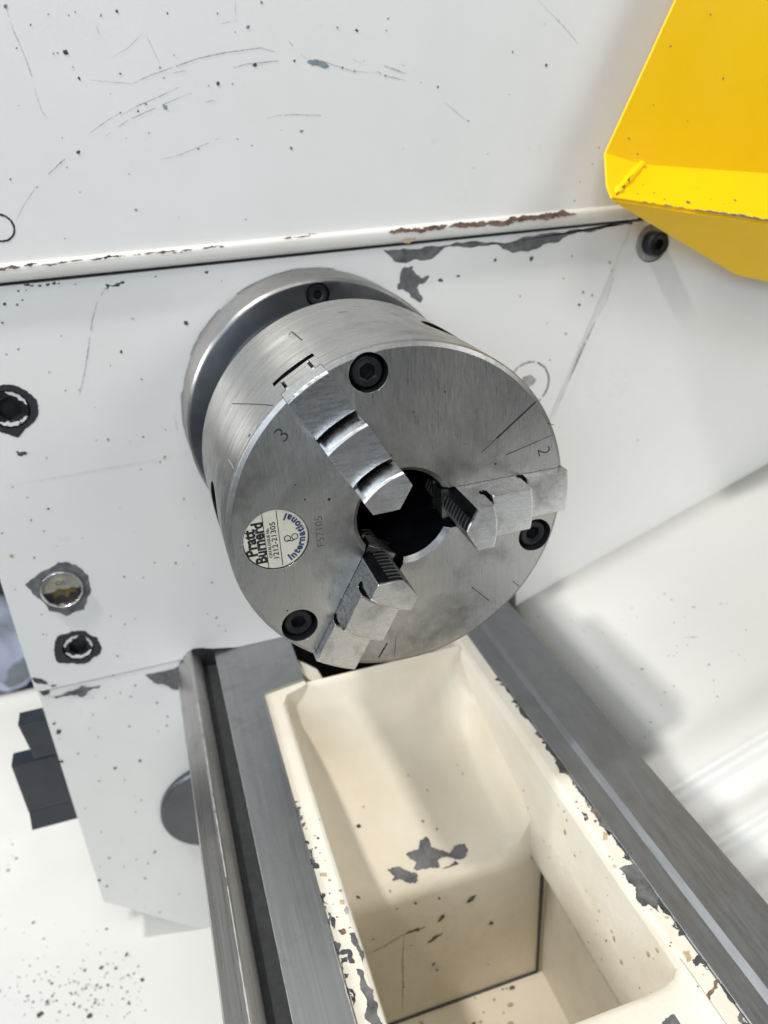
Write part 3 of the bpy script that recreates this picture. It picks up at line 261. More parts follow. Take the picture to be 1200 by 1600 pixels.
CHIPS=[["H","primer",0.06,[[50.9,89.8],[63.7,89.5],[82.6,89.3],[114.9,88.8],[148.3,89.1],[182.7,90.4],[206.3,91.2],[225.1,92.0],[224.6,89.6],[204.1,89.4],[192.3,87.4],[175.9,86.6],[170.3,83.4],[159.9,83.1],[148.6,79.4],[137.2,79.7],[130.4,83.1],[125.9,87.4],[114.9,86.3],[91.0,87.5],[84.5,82.6],[78.1,81.1],[63.3,81.0],[57.1,82.6]]],["H","primer",0.08,[[63.9,78.3],[69.7,78.1],[69.2,76.3],[71.4,73.3],[74.9,70.4],[80.4,71.6],[76.3,67.0],[73.2,67.3],[71.9,64.9],[75.6,58.0],[73.6,55.3],[67.8,59.2],[65.2,63.1],[58.7,65.6],[58.8,68.5],[60.4,69.1],[61.0,74.7]]],["H","dark",0.12,[[-112.5,86.9],[-102.4,87.3],[-102.3,86.4],[-110.6,85.6],[-112.9,83.8]]],["H","dark",0.12,[[-181.3,-2.1],[-177.1,-2.9],[-174.5,-4.2],[-178.5,-5.7],[-181.2,-4.8]]],["H","primer",0.07,[[-197.4,-90.3],[-193.5,-87.3],[-175.0,-78.9],[-164.8,-83.2],[-162.3,-86.7],[-159.5,-92.4],[-160.3,-104.2],[-164.3,-111.4],[-167.1,-116.9],[-179.1,-119.0],[-188.3,-112.6],[-188.7,-107.4],[-193.9,-99.0]]],["H","black",0.06,[[-185.6,37.1],[-179.9,37.8],[-174.4,37.4],[-167.0,32.9],[-162.8,26.7],[-163.5,19.6],[-167.3,13.7],[-177.9,5.9],[-181.7,7.9],[-186.6,11.1],[-191.0,15.9]]],["H","black",0.08,[[-190.3,-137.1],[-185.7,-131.9],[-177.9,-130.8],[-170.0,-132.9],[-163.8,-139.9],[-162.7,-149.0],[-166.8,-154.6],[-173.6,-158.2],[-185.1,-155.6],[-191.4,-153.2],[-192.6,-147.4]]],["H","primer",0.1,[[-203.8,-177.8],[-193.7,-179.0],[-169.1,-178.5],[-171.3,-180.6],[-178.4,-180.8],[-182.8,-185.3],[-185.7,-182.1],[-199.4,-181.4]]],["H","dark",0.12,[[-210.2,-160.4],[-203.9,-163.6],[-200.9,-169.0],[-196.1,-170.5],[-199.8,-171.7],[-206.3,-166.6],[-209.8,-163.5]]],["H","dark",0.12,[[-207.6,-172.1],[-202.5,-172.4],[-202.6,-176.3],[-206.2,-177.1]]],["H","primer",0.08,[[-139.4,-178.4],[-117.2,-177.7],[-110.8,-178.4],[-114.1,-198.9],[-124.8,-195.0],[-134.5,-186.8]]],["H","black",0.05,[[-118.7,-180.8],[-111.3,-170.1],[-105.1,-166.0],[-97.7,-166.4],[-79.5,-171.4],[-60.7,-174.7],[-37.3,-176.7],[-34.2,-185.5],[-54.5,-188.3],[-111.3,-181.7]]],["H","dark",0.15,[[-154.3,91.4],[-151.7,91.3],[-152.2,90.1],[-154.1,90.2]]],["H","dark",0.15,[[-151.7,90.7],[-149.3,90.6],[-149.8,89.5],[-151.5,89.6]]],["H","dark",0.15,[[-147.5,90.0],[-145.6,89.9],[-146.0,89.1],[-147.3,89.1]]],["H","dark",0.15,[[-143.5,90.2],[-141.4,90.1],[-141.8,89.1],[-143.3,89.2]]],["H","dark",0.15,[[-140.1,90.4],[-137.9,90.3],[-138.3,89.3],[-139.9,89.4]]],["H","dark",0.15,[[-137.4,89.9],[-136.1,89.9],[-136.3,89.3],[-137.3,89.3]]],["H","dark",0.15,[[-128.9,88.6],[-127.8,88.5],[-128.0,88.0],[-128.8,88.1]]],["H","dark",0.15,[[-158.5,88.1],[-157.2,88.1],[-157.5,87.5],[-158.4,87.5]]],["H","dark",0.15,[[-154.4,88.0],[-153.3,88.0],[-153.5,87.5],[-154.3,87.5]]],["H","dark",0.15,[[-85.6,88.3],[-84.2,88.2],[-84.4,87.6],[-85.4,87.6]]],["H","dark",0.15,[[-57.5,87.9],[-55.1,87.8],[-55.5,86.8],[-57.2,86.9]]],["H","dark",0.15,[[-49.0,81.8],[-48.0,81.8],[-48.2,81.4],[-48.8,81.5]]],["P","rust",0.06,[[58.5,102.7],[81.0,102.1],[129.9,103.0],[176.8,102.6],[179.2,100.5],[170.1,98.9],[134.4,98.5],[101.9,98.4],[87.1,96.9],[78.8,98.8],[59.4,100.4]]],["P","tan",0.1,[[62.2,95.4],[70.5,96.2],[69.4,94.0],[61.1,93.7]]],["P","rust",0.1,[[-164.1,101.2],[-153.7,101.8],[-142.3,102.4],[-142.8,100.1],[-154.2,99.9],[-164.7,99.0]]],["P","rust",0.14,[[-142.4,100.7],[-140.2,101.3],[-137.6,101.2],[-136.5,100.6],[-138.8,99.7],[-141.1,99.8]]],["P","rust",0.14,[[-133.6,100.8],[-131.8,101.5],[-129.8,101.5],[-129.0,100.9],[-130.8,99.9],[-132.6,99.9]]],["P","rust",0.14,[[-126.6,101.3],[-125.0,102.0],[-123.2,102.0],[-122.6,101.4],[-124.2,100.4],[-125.8,100.4]]],["P","rust",0.14,[[-113.8,101.8],[-110.7,102.3],[-106.8,102.1],[-105.2,101.4],[-108.4,100.6],[-111.9,100.7]]],["P","rust",0.14,[[-105.4,101.8],[-103.4,102.4],[-101.0,102.4],[-100.0,101.8],[-102.1,100.8],[-104.3,100.8]]],["P","rust",0.14,[[-89.7,102.0],[-85.5,102.4],[-80.3,102.1],[-78.0,101.4],[-82.3,100.6],[-87.0,100.9]]],["P","rust",0.14,[[-80.8,101.5],[-78.0,102.1],[-74.6,101.9],[-73.2,101.3],[-76.0,100.4],[-79.1,100.5]]],["P","rust",0.14,[[-56.5,101.8],[-53.4,102.4],[-49.5,102.2],[-47.9,101.5],[-51.0,100.6],[-54.5,100.7]]],["P","rust",0.14,[[-94.0,101.2],[-92.9,102.0],[-91.6,102.0],[-91.2,101.5],[-92.4,100.4],[-93.5,100.3]]],["P","rust",0.14,[[-66.0,101.0],[-65.0,101.7],[-63.9,101.8],[-63.5,101.2],[-64.5,100.1],[-65.5,100.0]]],["P","rust",0.14,[[1.8,102.8],[3.7,103.5],[6.1,103.5],[7.1,102.9],[5.1,101.8],[3.0,101.8]]],["P","rust",0.14,[[-3.0,102.5],[-1.7,103.3],[-0.2,103.3],[0.4,102.7],[-0.9,101.6],[-2.3,101.6]]],["P","rust",0.14,[[-9.2,102.6],[-8.2,103.3],[-7.0,103.4],[-6.6,102.8],[-7.6,101.7],[-8.7,101.6]]],["P","rust",0.14,[[-71.1,100.2],[-70.3,101.0],[-69.5,101.1],[-69.2,100.6],[-70.1,99.4],[-70.8,99.3]]],["P","rust",0.14,[[-115.9,101.3],[-114.9,102.0],[-113.6,102.1],[-113.2,101.5],[-114.4,100.5],[-115.5,100.4]]],["U","blue",0.1,[[13.0,190.7],[17.5,191.8],[20.1,191.0],[25.3,188.5],[23.4,187.5],[18.2,188.8],[13.8,189.7]]],["R","dark",0.1,[[207.0,85.5],[212.3,84.9],[218.6,86.3],[227.2,86.1],[232.9,85.7],[233.5,84.1],[222.7,83.9],[212.4,83.9]]],["R","primer",0.1,[[252.1,77.9],[252.1,83.3],[254.6,88.3],[265.9,87.8],[273.8,85.8],[279.5,81.9],[274.1,79.9],[274.0,76.4],[268.2,76.9],[264.2,79.5],[260.9,77.5]]],["R","dark",0.1,[[280.1,86.6],[284.9,87.2],[292.4,86.2],[292.3,82.9],[287.6,85.2]]],["R","dark",0.1,[[303.6,81.7],[302.5,85.9],[307.6,86.9],[305.9,83.8],[306.5,81.2]]],["R","rust",0.1,[[314.6,84.2],[315.0,86.6],[317.5,84.0],[320.8,77.2],[318.5,77.4],[317.1,81.7]]],["R","dark",0.1,[[315.7,87.1],[320.3,86.6],[324.8,87.2],[325.3,85.8],[320.4,85.4]]],["R","dark",0.1,[[234.1,85.6],[241.3,87.3],[247.2,87.1],[247.9,85.4],[239.6,84.6]]],["R","dark",0.1,[[271.9,87.2],[277.5,86.1],[278.1,84.5],[274.6,84.7]]],["R","tan",0.1,[[298.9,80.3],[299.5,83.2],[302.8,82.3],[303.7,79.0]]],["R","tan",0.1,[[230.2,82.4],[231.6,84.1],[235.2,82.1],[235.0,79.8]]],["R","dark",0.1,[[77.0,87.2],[100.3,91.3],[124.0,90.3],[144.0,88.3],[157.8,88.1],[158.5,86.3],[143.0,85.8],[123.9,86.2],[105.2,86.8]]],["R","dark",0.1,[[157.8,88.1],[173.4,87.5],[187.2,87.5],[186.1,81.5],[177.3,84.4]]],["R","dark",0.1,[[205.5,86.2],[213.8,87.7],[226.4,87.1],[232.3,86.3],[232.5,84.8],[223.6,85.3],[211.8,85.2]]],["R","dark",0.1,[[215.8,78.4],[216.6,80.6],[220.5,79.7],[220.7,77.3]]],["R","dark",0.1,[[179.1,-65.4],[183.4,-62.9],[184.9,-63.5],[182.9,-65.1]]],["R","dark",0.1,[[193.9,-65.1],[197.8,-61.8],[200.8,-61.7],[200.0,-64.7]]],["R","dark",0.1,[[214.1,-64.8],[222.4,-62.4],[220.6,-64.6]]],["R","dark",0.1,[[229.3,-63.1],[230.2,-61.4],[236.2,-63.3],[233.8,-63.7]]],["R","grey",0.1,[[228.2,-56.3],[225.7,-54.2],[230.1,-54.4],[230.5,-55.8]]],["R","primer",0.1,[[240.2,-57.1],[240.6,-54.5],[251.0,-53.1],[256.2,-55.1],[247.9,-55.7],[244.1,-57.2]]],["R","primer",0.1,[[257.7,-58.7],[259.5,-55.9],[269.3,-54.1],[276.9,-54.4],[284.9,-54.3],[283.4,-58.5],[280.3,-60.8],[275.4,-58.7],[267.4,-59.4]]],["R","dark",0.1,[[247.5,-63.7],[248.2,-58.6],[255.0,-58.5],[254.2,-60.7],[249.6,-60.2],[248.9,-63.5]]],["R","dark",0.1,[[250.4,-63.9],[250.9,-61.1],[253.4,-61.5],[252.9,-64.1]]],["R","dark",0.1,[[254.2,-65.0],[268.5,-64.5],[280.9,-65.6],[280.6,-66.4],[269.1,-65.8]]],["R","rust",0.1,[[236.9,-61.4],[236.9,-58.8],[239.7,-58.3],[239.7,-60.6]]],["R","tan",0.1,[[203.5,-62.6],[204.5,-59.0],[207.0,-59.4],[205.6,-62.5]]],["R","tan",0.1,[[221.9,-56.9],[222.8,-54.5],[225.1,-55.4],[224.6,-57.1]]],["W","primer",0.07,[[150.7,-1.3],[150.0,4.6],[150.2,7.1],[146.0,9.9],[144.8,14.3],[147.1,15.9],[150.7,15.2],[153.2,18.7],[154.6,21.9],[157.2,24.8],[154.5,29.7],[154.9,36.7],[159.1,37.1],[161.3,34.6],[161.3,28.2],[158.8,23.5],[159.0,16.3],[162.3,16.9],[161.9,12.7],[161.0,6.7],[160.4,1.9],[159.1,0.6],[156.8,3.9],[153.9,0.6]]],["W","primer",0.09,[[155.6,-14.7],[155.5,-11.2],[156.7,-6.7],[159.0,-3.8],[160.5,-1.8],[163.1,2.8],[165.5,0.6],[165.5,-2.5],[164.1,-6.3],[162.2,-9.3],[161.7,-14.0],[160.1,-11.6],[158.1,-13.3]]],["W","dark2",0.15,[[170.0,-10.9,-291.1],[170.0,-4.7,-292.2],[170.0,1.2,-291.9],[170.0,4.1,-290.9],[170.0,-2.2,-289.8],[170.0,-8.0,-290.5]]],["W","dark2",0.15,[[170.0,11.1,-291.4],[170.0,14.3,-290.1],[170.0,16.3,-287.0],[170.0,16.7,-284.5],[170.0,13.6,-285.8],[170.0,11.8,-289.3]]],["W","dark2",0.15,[[170.0,30.2,-282.1],[170.0,34.2,-281.6],[170.0,37.1,-279.1],[170.0,38.0,-276.7],[170.0,34.0,-277.1],[170.0,31.4,-280.1]]],["W","dark2",0.15,[[170.0,4.3,-307.2],[170.0,9.0,-306.6],[170.0,13.1,-304.2],[170.0,14.8,-301.9],[170.0,10.0,-302.6],[170.0,6.1,-305.3]]],["W","dark2",0.15,[[163.4,18.3],[163.7,22.8],[163.4,27.2],[163.0,29.4],[162.6,24.9],[163.1,20.5]]]]
SCRATCHES=[["U","scratch",0.35,[[-131.9,219.1],[-130.8,209.3],[-128.3,198.5],[-126.9,188.8],[-126.7,180.4],[-125.9,174.0],[-123.8,169.9]]],["U","scratch",0.5,[[-79.4,184.2],[-70.0,187.4],[-58.1,190.6],[-44.5,194.2],[-30.9,196.3],[-11.3,197.9],[-3.9,195.9]]],["U","scratch",0.4,[[-87.7,169.9],[-78.9,173.9],[-66.8,177.8],[-56.4,181.5]]],["U","scratch",0.4,[[-97.6,160.7],[-84.9,167.5],[-71.1,172.1],[-57.2,176.7],[-50.2,178.6]]],["U","scratch",0.3,[[-106.1,161.9],[-96.2,167.4],[-87.4,171.4]]],["U","scratch",0.7,[[-28.6,188.9],[-19.9,190.8],[-2.6,191.7]]],["U","scratch",0.4,[[3.6,201.1],[8.3,195.8],[13.1,191.9]]],["U","scratch",0.4,[[38.2,191.1],[47.1,187.8],[56.1,182.8],[69.2,179.6]]],["U","scratch",0.25,[[-30.7,209.1],[-22.3,210.7]]],["U","scratch",0.25,[[-150.4,123.4],[-144.6,130.8],[-137.3,138.4]]],["U","scratch",0.6,[[-129.6,144.5],[-122.2,149.6],[-118.1,152.4]]],["U","scratch",0.35,[[-72.1,147.7],[-61.7,149.4],[-38.3,156.6]]],["U","scratch",0.4,[[-11.9,164.6],[-5.6,165.9],[3.4,165.8],[26.9,164.0]]],["U","scratch",0.2,[[-87.3,195.9],[-78.8,199.8],[-69.7,206.5]]],["U","scratch",0.2,[[-21.9,219.4],[-23.0,211.7]]],["U","scratch",0.2,[[-69.0,205.8],[-64.3,192.3]]],["U","scratch",0.2,[[-100.1,186.4],[-78.6,183.9]]],["U","scratch",0.5,[[-44.3,173.9],[-39.1,174.7]]],["U","scratch",0.2,[[-92.2,209.8],[-91.0,204.3]]],["U","scratch",0.4,[[-58.6,188.0],[-49.4,189.2]]],["U","scratch",0.3,[[18.4,191.8],[37.7,185.5],[52.4,184.0]]],["U","scratch",0.3,[[149.6,216.8],[166.5,204.0],[181.1,190.7],[186.9,184.7]]],["U","scratch",0.3,[[92.2,167.7],[104.1,158.9],[106.7,157.4]]],["U","scratch",0.6,[[56.3,187.5],[69.3,183.1]]],["U","scratch",0.25,[[65.7,187.9],[75.1,184.2]]],["H","scratch",0.7,[[-112.9,84.8],[-118.6,78.1],[-123.5,68.3],[-129.0,52.4],[-134.3,37.6],[-139.8,25.6]]],["H","seam",0.5,[[-195.2,-22.9],[-157.7,-22.3],[-129.8,-21.6],[-86.5,-21.3]]],["H","scratch",0.4,[[-88.4,6.1],[-88.3,-2.5],[-87.8,-14.0]]],["H","dark",1.0,[[201.6,28.0],[192.9,10.0],[183.6,-11.8]]],["H","scratch",0.5,[[223.7,86.1],[216.9,68.2],[209.3,41.4],[201.6,28.0]]],["H","scratch",0.4,[[183.6,-11.8],[172.7,-36.4]]],["W","rustline",1.2,[[170.0,-35.3,-298.2],[170.0,-24.6,-296.7],[170.0,-10.9,-291.1]]],["W","rustline",0.8,[[170.0,-10.9,-291.1],[170.0,-12.8,-312.8],[170.0,-13.8,-341.5],[170.0,-15.4,-367.1]]],["T","grey",0.8,[[113.2,79.0],[118.7,86.4]]]]

def well_z(x):
    pts = WELL
    for (x0, z0), (x1, z1) in zip(pts, pts[1:]):
        if x0 <= x <= x1: return z0 + (z1 - z0) * (x - x0) / max(1e-6, x1 - x0)
    return pts[0][1] if x < pts[0][0] else -377
WELL = [(53.5, -175.6), (55, -176.4), (57, -180), (64, -196), (74, -212), (88, -224), (104, -232), (120, -237.5), (146, -244), (160, -250.5), (167, -255.5), (169.6, -259), (170, -264), (170, -376)]
WY = (-53.5, -50, -44, -34, -10, 15, 40, 52, 60, 66, 70, 73, 75.4)
def fillet(x, y, z):
    if x >= 169 or z >= -190: return 0
    t = max(0, (y - 50) / 25.0); t2 = max(0, (-40 - y) / 12.0)
    return min(26 * t**3.0, (-190 - z) * .7) + min(8 * t2**2.5, (-190 - z) * .5)
def well_h(x, y): z = well_z(x); return z + fillet(x, y, z)
def on_plane(pl, q, h=.12):
    a, b = q[0], q[1]
    if pl == 'H': return (h, a, b)
    if pl == 'U': return (1 + h, a, b)
    if pl == 'P': return (5 + h*2, a, b)
    if pl == 'R': return (a, b, -175 + h)
    if pl == 'T': return (a, 143 + b*.9397 - .342*h, -194 + b*.342 + .94*h)
    if pl == 'F': return (a, b, -450 + h)
    if len(q) > 2: return (170 + h*2, q[1], q[2])
    if a > 170.5: return (a, b, -377 + h)
    return (a + h*.5, b, well_h(a, b) + h*1.8)
def rough_outline(P, amp, it=3):
    P = [Vector(p) for p in P]
    for k in range(it):
        Q = []
        for i in range(len(P)):
            a, b = P[i], P[(i+1) % len(P)]; d = b - a; m = (a + b) / 2
            n = Vector((-d.y, d.x)) if len(d) == 2 else Vector((0, -d.z, d.y))
            Q += [a, m + n * random.uniform(-1, 1) * amp * 1.6]
        P = Q
    return P
HEADSTOCK = thing('lathe_headstock', (-100, 0, -173), 'white painted lathe headstock with chipped paint, oil sight and socket plugs behind the chuck', 'headstock')
BED = thing('lathe_bed', (250, 8, -480), 'cream lathe bed with ground steel ways and an open well below the chuck', 'lathe bed')
REAR_TRAY = thing('splash_tray', (200, 200, -180), 'sloping white splash tray with pressed ridges behind the rear bed way', 'tray')
FRONT_TRAY = thing('chip_tray', (100, -230, -450), 'white chip tray freckled with dark chips at lower left, below the black grip', 'tray')
HOME = {'H': HEADSTOCK, 'U': HEADSTOCK, 'P': HEADSTOCK, 'R': BED, 'W': BED, 'T': REAR_TRAY, 'F': FRONT_TRAY}
FITTINGS = (((-176.9, -97.6), 13.3), ((-177.1, -144.8), 9.9), ((-178.8, 23.2), 11.4))
def inside(P, x, y):
    r = False
    for i in range(len(P)):
        a, b = P[i], P[i-1]
        if (a.y > y) != (b.y > y) and x < (b.x - a.x)*(y - a.y)/(b.y - a.y) + a.x: r = not r
    return r
for pl, mt, amp, pts in CHIPS:
    if pl == 'P' and mt == 'rust':                              # rust shows as many broken slivers, thickest along the middle
        Q = [Vector(p) for p in pts]; y0, y1 = min(p.x for p in Q), max(p.x for p in Q)
        zc = lambda y: sum(p.y for p in Q if abs(p.x - y) < (y1 - y0)*.35 + 2)/max(1, sum(1 for p in Q if abs(p.x - y) < (y1 - y0)*.35 + 2))
        hh = (max(p.y for p in Q) - min(p.y for p in Q))*.32
        for k in range(int((y1 - y0)/2.2) + 1):
            y = random.uniform(y0, y1); big = (y1 - y0) > 60; l_ = random.uniform(2, 8) if big else random.uniform(.8, 3.6); h_ = random.uniform(.35, 1.0)*min(hh, 1.5) if big else random.uniform(.2, .75)*min(hh, 2.2); z = zc(y) + random.gauss(0, .35)*min(hh, 1.8)
            R_ = rough_outline([(y - l_, z), (y - l_*.4, z + h_), (y + l_*.5, z + h_*.8), (y + l_, z + h_*.2), (y + l_*.3, z - h_*.7), (y - l_*.6, z - h_*.5)], .16, 2)
            mesh('rust_patch', [on_plane('P', p, .13 + .0007*k) for p in R_], [tuple(range(len(R_)))], 'rust' if big or random.random() < .7 else 'dark', HEADSTOCK, fix=False)
        continue
    P = rough_outline(pts, amp)
    cen = Vector((sum(p.x for p in P)/len(P), sum(p.y for p in P)/len(P))) if len(P[0]) == 2 else None
    fit = [f for f in FITTINGS if pl == 'H' and cen is not None and (cen - Vector(f[0])).length < 8]
    if fit:                                                     # bare ring round a recessed fitting
        c, rc = Vector(fit[0][0]), fit[0][1]; n_ = len(P); V = [on_plane(pl, p, .16) for p in P]
        for p in P: d = (p - c).normalized(); V.append(on_plane(pl, c + d*rc, .16))
        mesh('paint_chip', V, [(i, (i+1) % n_, n_ + (i+1) % n_, n_ + i) for i in range(n_)], mt, HEADSTOCK, fix=False); continue
    if pl == 'W' and len(P[0]) == 2:                            # drape over the curved casting
        st = .55; mb = MB(); ids = {}
        x0, x1 = min(p.x for p in P), max(p.x for p in P); y0, y1 = min(p.y for p in P), max(p.y for p in P)
        def vid(i, j):
            if (i, j) not in ids:
                ids[i, j] = len(mb.V); x, y = x0 + i*st, y0 + j*st; mb.V.append((x + .1, y, well_h(x, y) + .3))
            return ids[i, j]
        for i in range(int((x1 - x0)/st) + 1):
            for j in range(int((y1 - y0)/st) + 1):
                if inside(P, x0 + (i + .5)*st, y0 + (j + .5)*st): mb.F.append((vid(i, j), vid(i+1, j), vid(i+1, j+1), vid(i, j+1)))
        mesh('paint_chip', mb.V, mb.F, mt, BED, fix=False); continue
    mesh('paint_chip' if mt not in ('rust', 'tan') else 'rust_patch', [on_plane(pl, p, .16) for p in P], [tuple(range(len(P)))], mt, HOME[pl], fix=False)
acc = {}
for e in SPECKS:
    pl, mt, r = e[0], e[1], e[-1]; q = e[2:-1]
    if mt == 'dark' and r < 1.3 and random.random() < .7: mt = random.choice(('mid', 'mid', 'grey'))
    r *= random.uniform(.6, 1.0)
    mb = acc.setdefault((HOME[pl].name, mt), MB()); n = random.randint(7, 11); a0 = random.random()*6; el = random.uniform(.5, 1)
    P = []
    for i in range(n):
        a = 2*math.pi*i/n; rr = r * random.uniform(.65, 1.15)
        u, v = rr*math.cos(a), rr*math.sin(a)*el; u, v = u*math.cos(a0) - v*math.sin(a0), u*math.sin(a0) + v*math.cos(a0)
        P.append(on_plane(pl, (q[0], q[1] + u, q[2] + v) if len(q) > 2 else (q[0] + u, q[1] + v), .24))
    mb.add(P, [tuple(range(n))])
for (home, mt), mb in acc.items():
    o = mesh('paint_speckles', mb.V, mb.F, mt, bpy.data.objects[home], fix=False); o['kind'] = 'stuff'
acc = {}
for pl, mt, w, pts in SCRATCHES:
    mb = acc.setdefault((HOME[pl].name, mt), MB())
    P = [Vector(p) for p in pts]; Q = []
    for a, b in zip(P, P[1:]):
        d = (b - a); k = max(2, int(d.length / 1.6))
        for i in range(k): Q.append(a + d * i / k)
    Q.append(P[-1]); L_, R_ = [], []; n = len(Q); keep = []
    solid = mt in ('seam', 'rustline')
    for i in range(n):
        d = Q[min(n-1, i+1)] - Q[max(0, i-1)]; nn = Vector((-d.y, d.x)).normalized() if len(d) == 2 else Vector((0, -d.z, d.y)).normalized()
        t = i / (n - 1); ww = w * .5 * (.35 + .65*math.sin(math.pi*min(1, max(0, t)))) * random.uniform(.4, 1.2)
        L_.append(Q[i] + nn*ww); R_.append(Q[i] - nn*ww)
    on = True; F = []
    for i in range(n - 1):
        if not solid and random.random() < (.07 if on else .3): on = not on
        if on: F.append((i, i+1, n+i+1, n+i))
    mb.add([on_plane(pl, p, .2) for p in L_ + R_], F)
for (home, mt), mb in acc.items():
    o = mesh('scratch_marks', mb.V, mb.F, mt, bpy.data.objects[home], fix=False); o['kind'] = 'stuff'

# ------------------------------------------------------------------ headstock
mb = MB().prism([(-.0, -210.5, -172.6), (0, 147.5, -172.6), (0, 153, -75), (0, 224.6, 91.1), (0, -210.5, 91.1)], (-260, 0, 0))
front = mb.out('front_casting', 'white', HEADSTOCK)
def cyl_cut(c, r, x0, x1, n=64):
    return MB().rev([(r, x0), (r, x1)], n, c, closed=False).out('cutter', 'black')
boolean(front, [cyl_cut((-176.9, -97.6), 13.4, -6, 5), cyl_cut((-177.1, -144.8), 10.0, -14, 5), cyl_cut((-178.8, 23.2), 11.5, -14, 5)], None)
side = MB().box((-260, 147, -420), (-.7, 560, 91.2)).out('side_plate', 'white', HEADSTOCK)
# trim the plate's inner edge to the slanted seam, leaving a hairline joint
cut = MB().prism([(-300, 100, -175), (-300, 148.3, -175), (-300, 153.8, -75), (-300, 225.3, 91.3), (-300, 232, 110), (-300, 100, 110)], (400, 0, 0)).out('cutter', 'black')
boolean(side, [cut, cyl_cut((242.1, 76.2), 12.6, -16, 5)], None)
MB().prism([(-.5, -209.2, -173.6), (-.5, -209.2, -384), (-.5, -147, -446), (-.5, -140, -449.5), (-.5, 60, -449.5), (-.5, 60, -173.6)], (-257.5, 0, 0)).out('gearbox_casting', 'white', HEADSTOCK)
MB().box((-250, -208, -173.6), (-2.2, 140, -172.6)).out('joint_gap', 'dark', HEADSTOCK)
MB().box((-255, -260, 91.1), (-2.2, 300, 93.4)).out('gap_seal', 'dark', HEADSTOCK)
MB().box((-258, -300, 102.2), (1, 620, 520)).out('cover_panel', 'white', HEADSTOCK)
lip = [(1.2, 102.8), (3.4, 102.4), (4.6, 101.4), (5, 100), (5, 95.2), (4.4, 94.1), (3.2, 93.4), (-3, 93.4), (-3, 102.8)]
MB().prism([(x, -300, z) for x, z in lip], (0, 526, 0)).out('cover_lip', 'white_edge', HEADSTOCK, 40)
# round plug under paint at left edge: dark outline ring
def ring_mesh(name, c, r0, r1, x, mat, par, n=48, jit=0.0, gaps=()):
    V, F = [], []
    for i in range(n):
        a = 2*math.pi*i/n; j = random.uniform(-jit, jit)
        for r in (r0 + j, r1 + j*.5 + random.uniform(-jit, jit)): V.append((x, c[0] + r*math.cos(a), c[1] + r*math.sin(a)))
    for i in range(n):
        if any(g0 <= i/n*360 <= g1 for g0, g1 in gaps): continue
        F.append((2*i, 2*((i+1) % n), 2*((i+1) % n)+1, 2*i+1))
    return mesh(name, V, F, mat, par, fix=False)
ring_mesh('plug_outline', (-158.8, 120.6), 6.2, 7.2, 1.2, 'black', HEADSTOCK, jit=.18)
ring_mesh('plug_outline', (152.0, -9.5), 15.2, 16.0, .2, 'dark', HEADSTOCK, jit=.35, gaps=((62, 68), (170, 230), (302, 308)))
pm = [(.2, 152 + 5.5*math.cos(a) * k, -7 + 5.5*math.sin(a) * k) for a, k in [(i*.6283, random.uniform(.7, 1.1)) for i in range(10)]]
mesh('paint_chip', pm, [tuple(range(10))], 'grey', HEADSTOCK, fix=False)
# socket plugs
for c, r in (((-177.1, -144.8), 9.6), ((-178.8, 23.2), 11.1)):
    pg = cap_screw(HEADSTOCK, c, -1.2, r, r * .66, 'socket_plug', 8)
# torn paint left on the plugs round their hexagon sockets
for c, R0, arcs in (((-177.1, -144.8), 9.3, ((78, 168, 1.0), (198, 330, 1.0), (-14, 46, .6))), ((-178.8, 23.2), 10.6, ((8, 88, .8), (-72, -34, .6), (225, 300, 1.0)))):
    for a0, a1, w in arcs:
        V, F = [], []; n = 26; ph = random.random()*6
        for i in range(n + 1):
            a = math.radians(a0 + (a1 - a0)*i/n); e_ = math.sin(math.pi*(i + .2)/(n + .4))**.5
            ro = R0 - .3 + .25*math.sin(i*.9 + ph); ri = ro - (R0*.22 + .5*math.sin(i*.55 + ph))*w*e_ - random.uniform(0, .25)
            for r in (ri, ro): V.append((-1.0, c[0] + r*math.cos(a), c[1] + r*math.sin(a)))
        for i in range(n): F.append((2*i, 2*i+2, 2*i+3, 2*i+1))
        o = mesh('paint_flake', V, F, 'white', HEADSTOCK, fix=False); md = o.modifiers.new('t', 'SOLIDIFY'); md.thickness = .0004; md.offset = 0
# oil sight
sg = MB().rev([(11.4, -4), (13.2, -4), (13.2, 2.2), (12.7, 3.4), (12.0, 3.6), (11.3, 2.6)], 64, (-176.9, -97.6)).out('oil_sight', 'chrome', HEADSTOCK, 50)
sg['label'] = 'round chrome oil sight glass with amber oil'
def half_disc(name, c, r, x, a0, a1, mat, par):
    n = 28; P = [(x, c[0] + r*math.cos(math.radians(a0 + (a1-a0)*i/n)), c[1] + r*math.sin(math.radians(a0 + (a1-a0)*i/n))) for i in range(n+1)]
    return mesh(name, P, [tuple(range(n+1))], mat, par, fix=False)
half_disc('sight_paper', (-176.9, -97.6), 11.6, .6, -8, 188, 'paper', sg)
half_disc('oil', (-176.9, -97.6), 11.6, .6, 188, 352, 'oil_dark', sg)
P = rough_outline([(-184, -99.5), (-176, -98.6), (-169, -99), (-168.5, -103), (-172, -101), (-175, -105), (-179, -101.5), (-183, -104)], .12)
mesh('oil_film', [(.8, p.x, p.y) for p in P], [tuple(range(len(P)))], 'oil', sg, fix=False)
tb = MB(); place_text(tb, 'OIL', 4.2, (.85, -176.5, -93.6), (0, 1, 0), (0, 0, 1)); tb.out('lettering', 'dark', sg)
# guard screw in the side plate
MB().rev([(12.3, -6), (12.3, -1.6), (11.4, -.9), (6, -.9)], 48, (242.1, 76.2), closed=False).out('washer', 'grey', HEADSTOCK, 30)
cap_screw(HEADSTOCK, (242.1, 76.2), 7.5, 8.0, 4.0, 'cap_screw', 9)
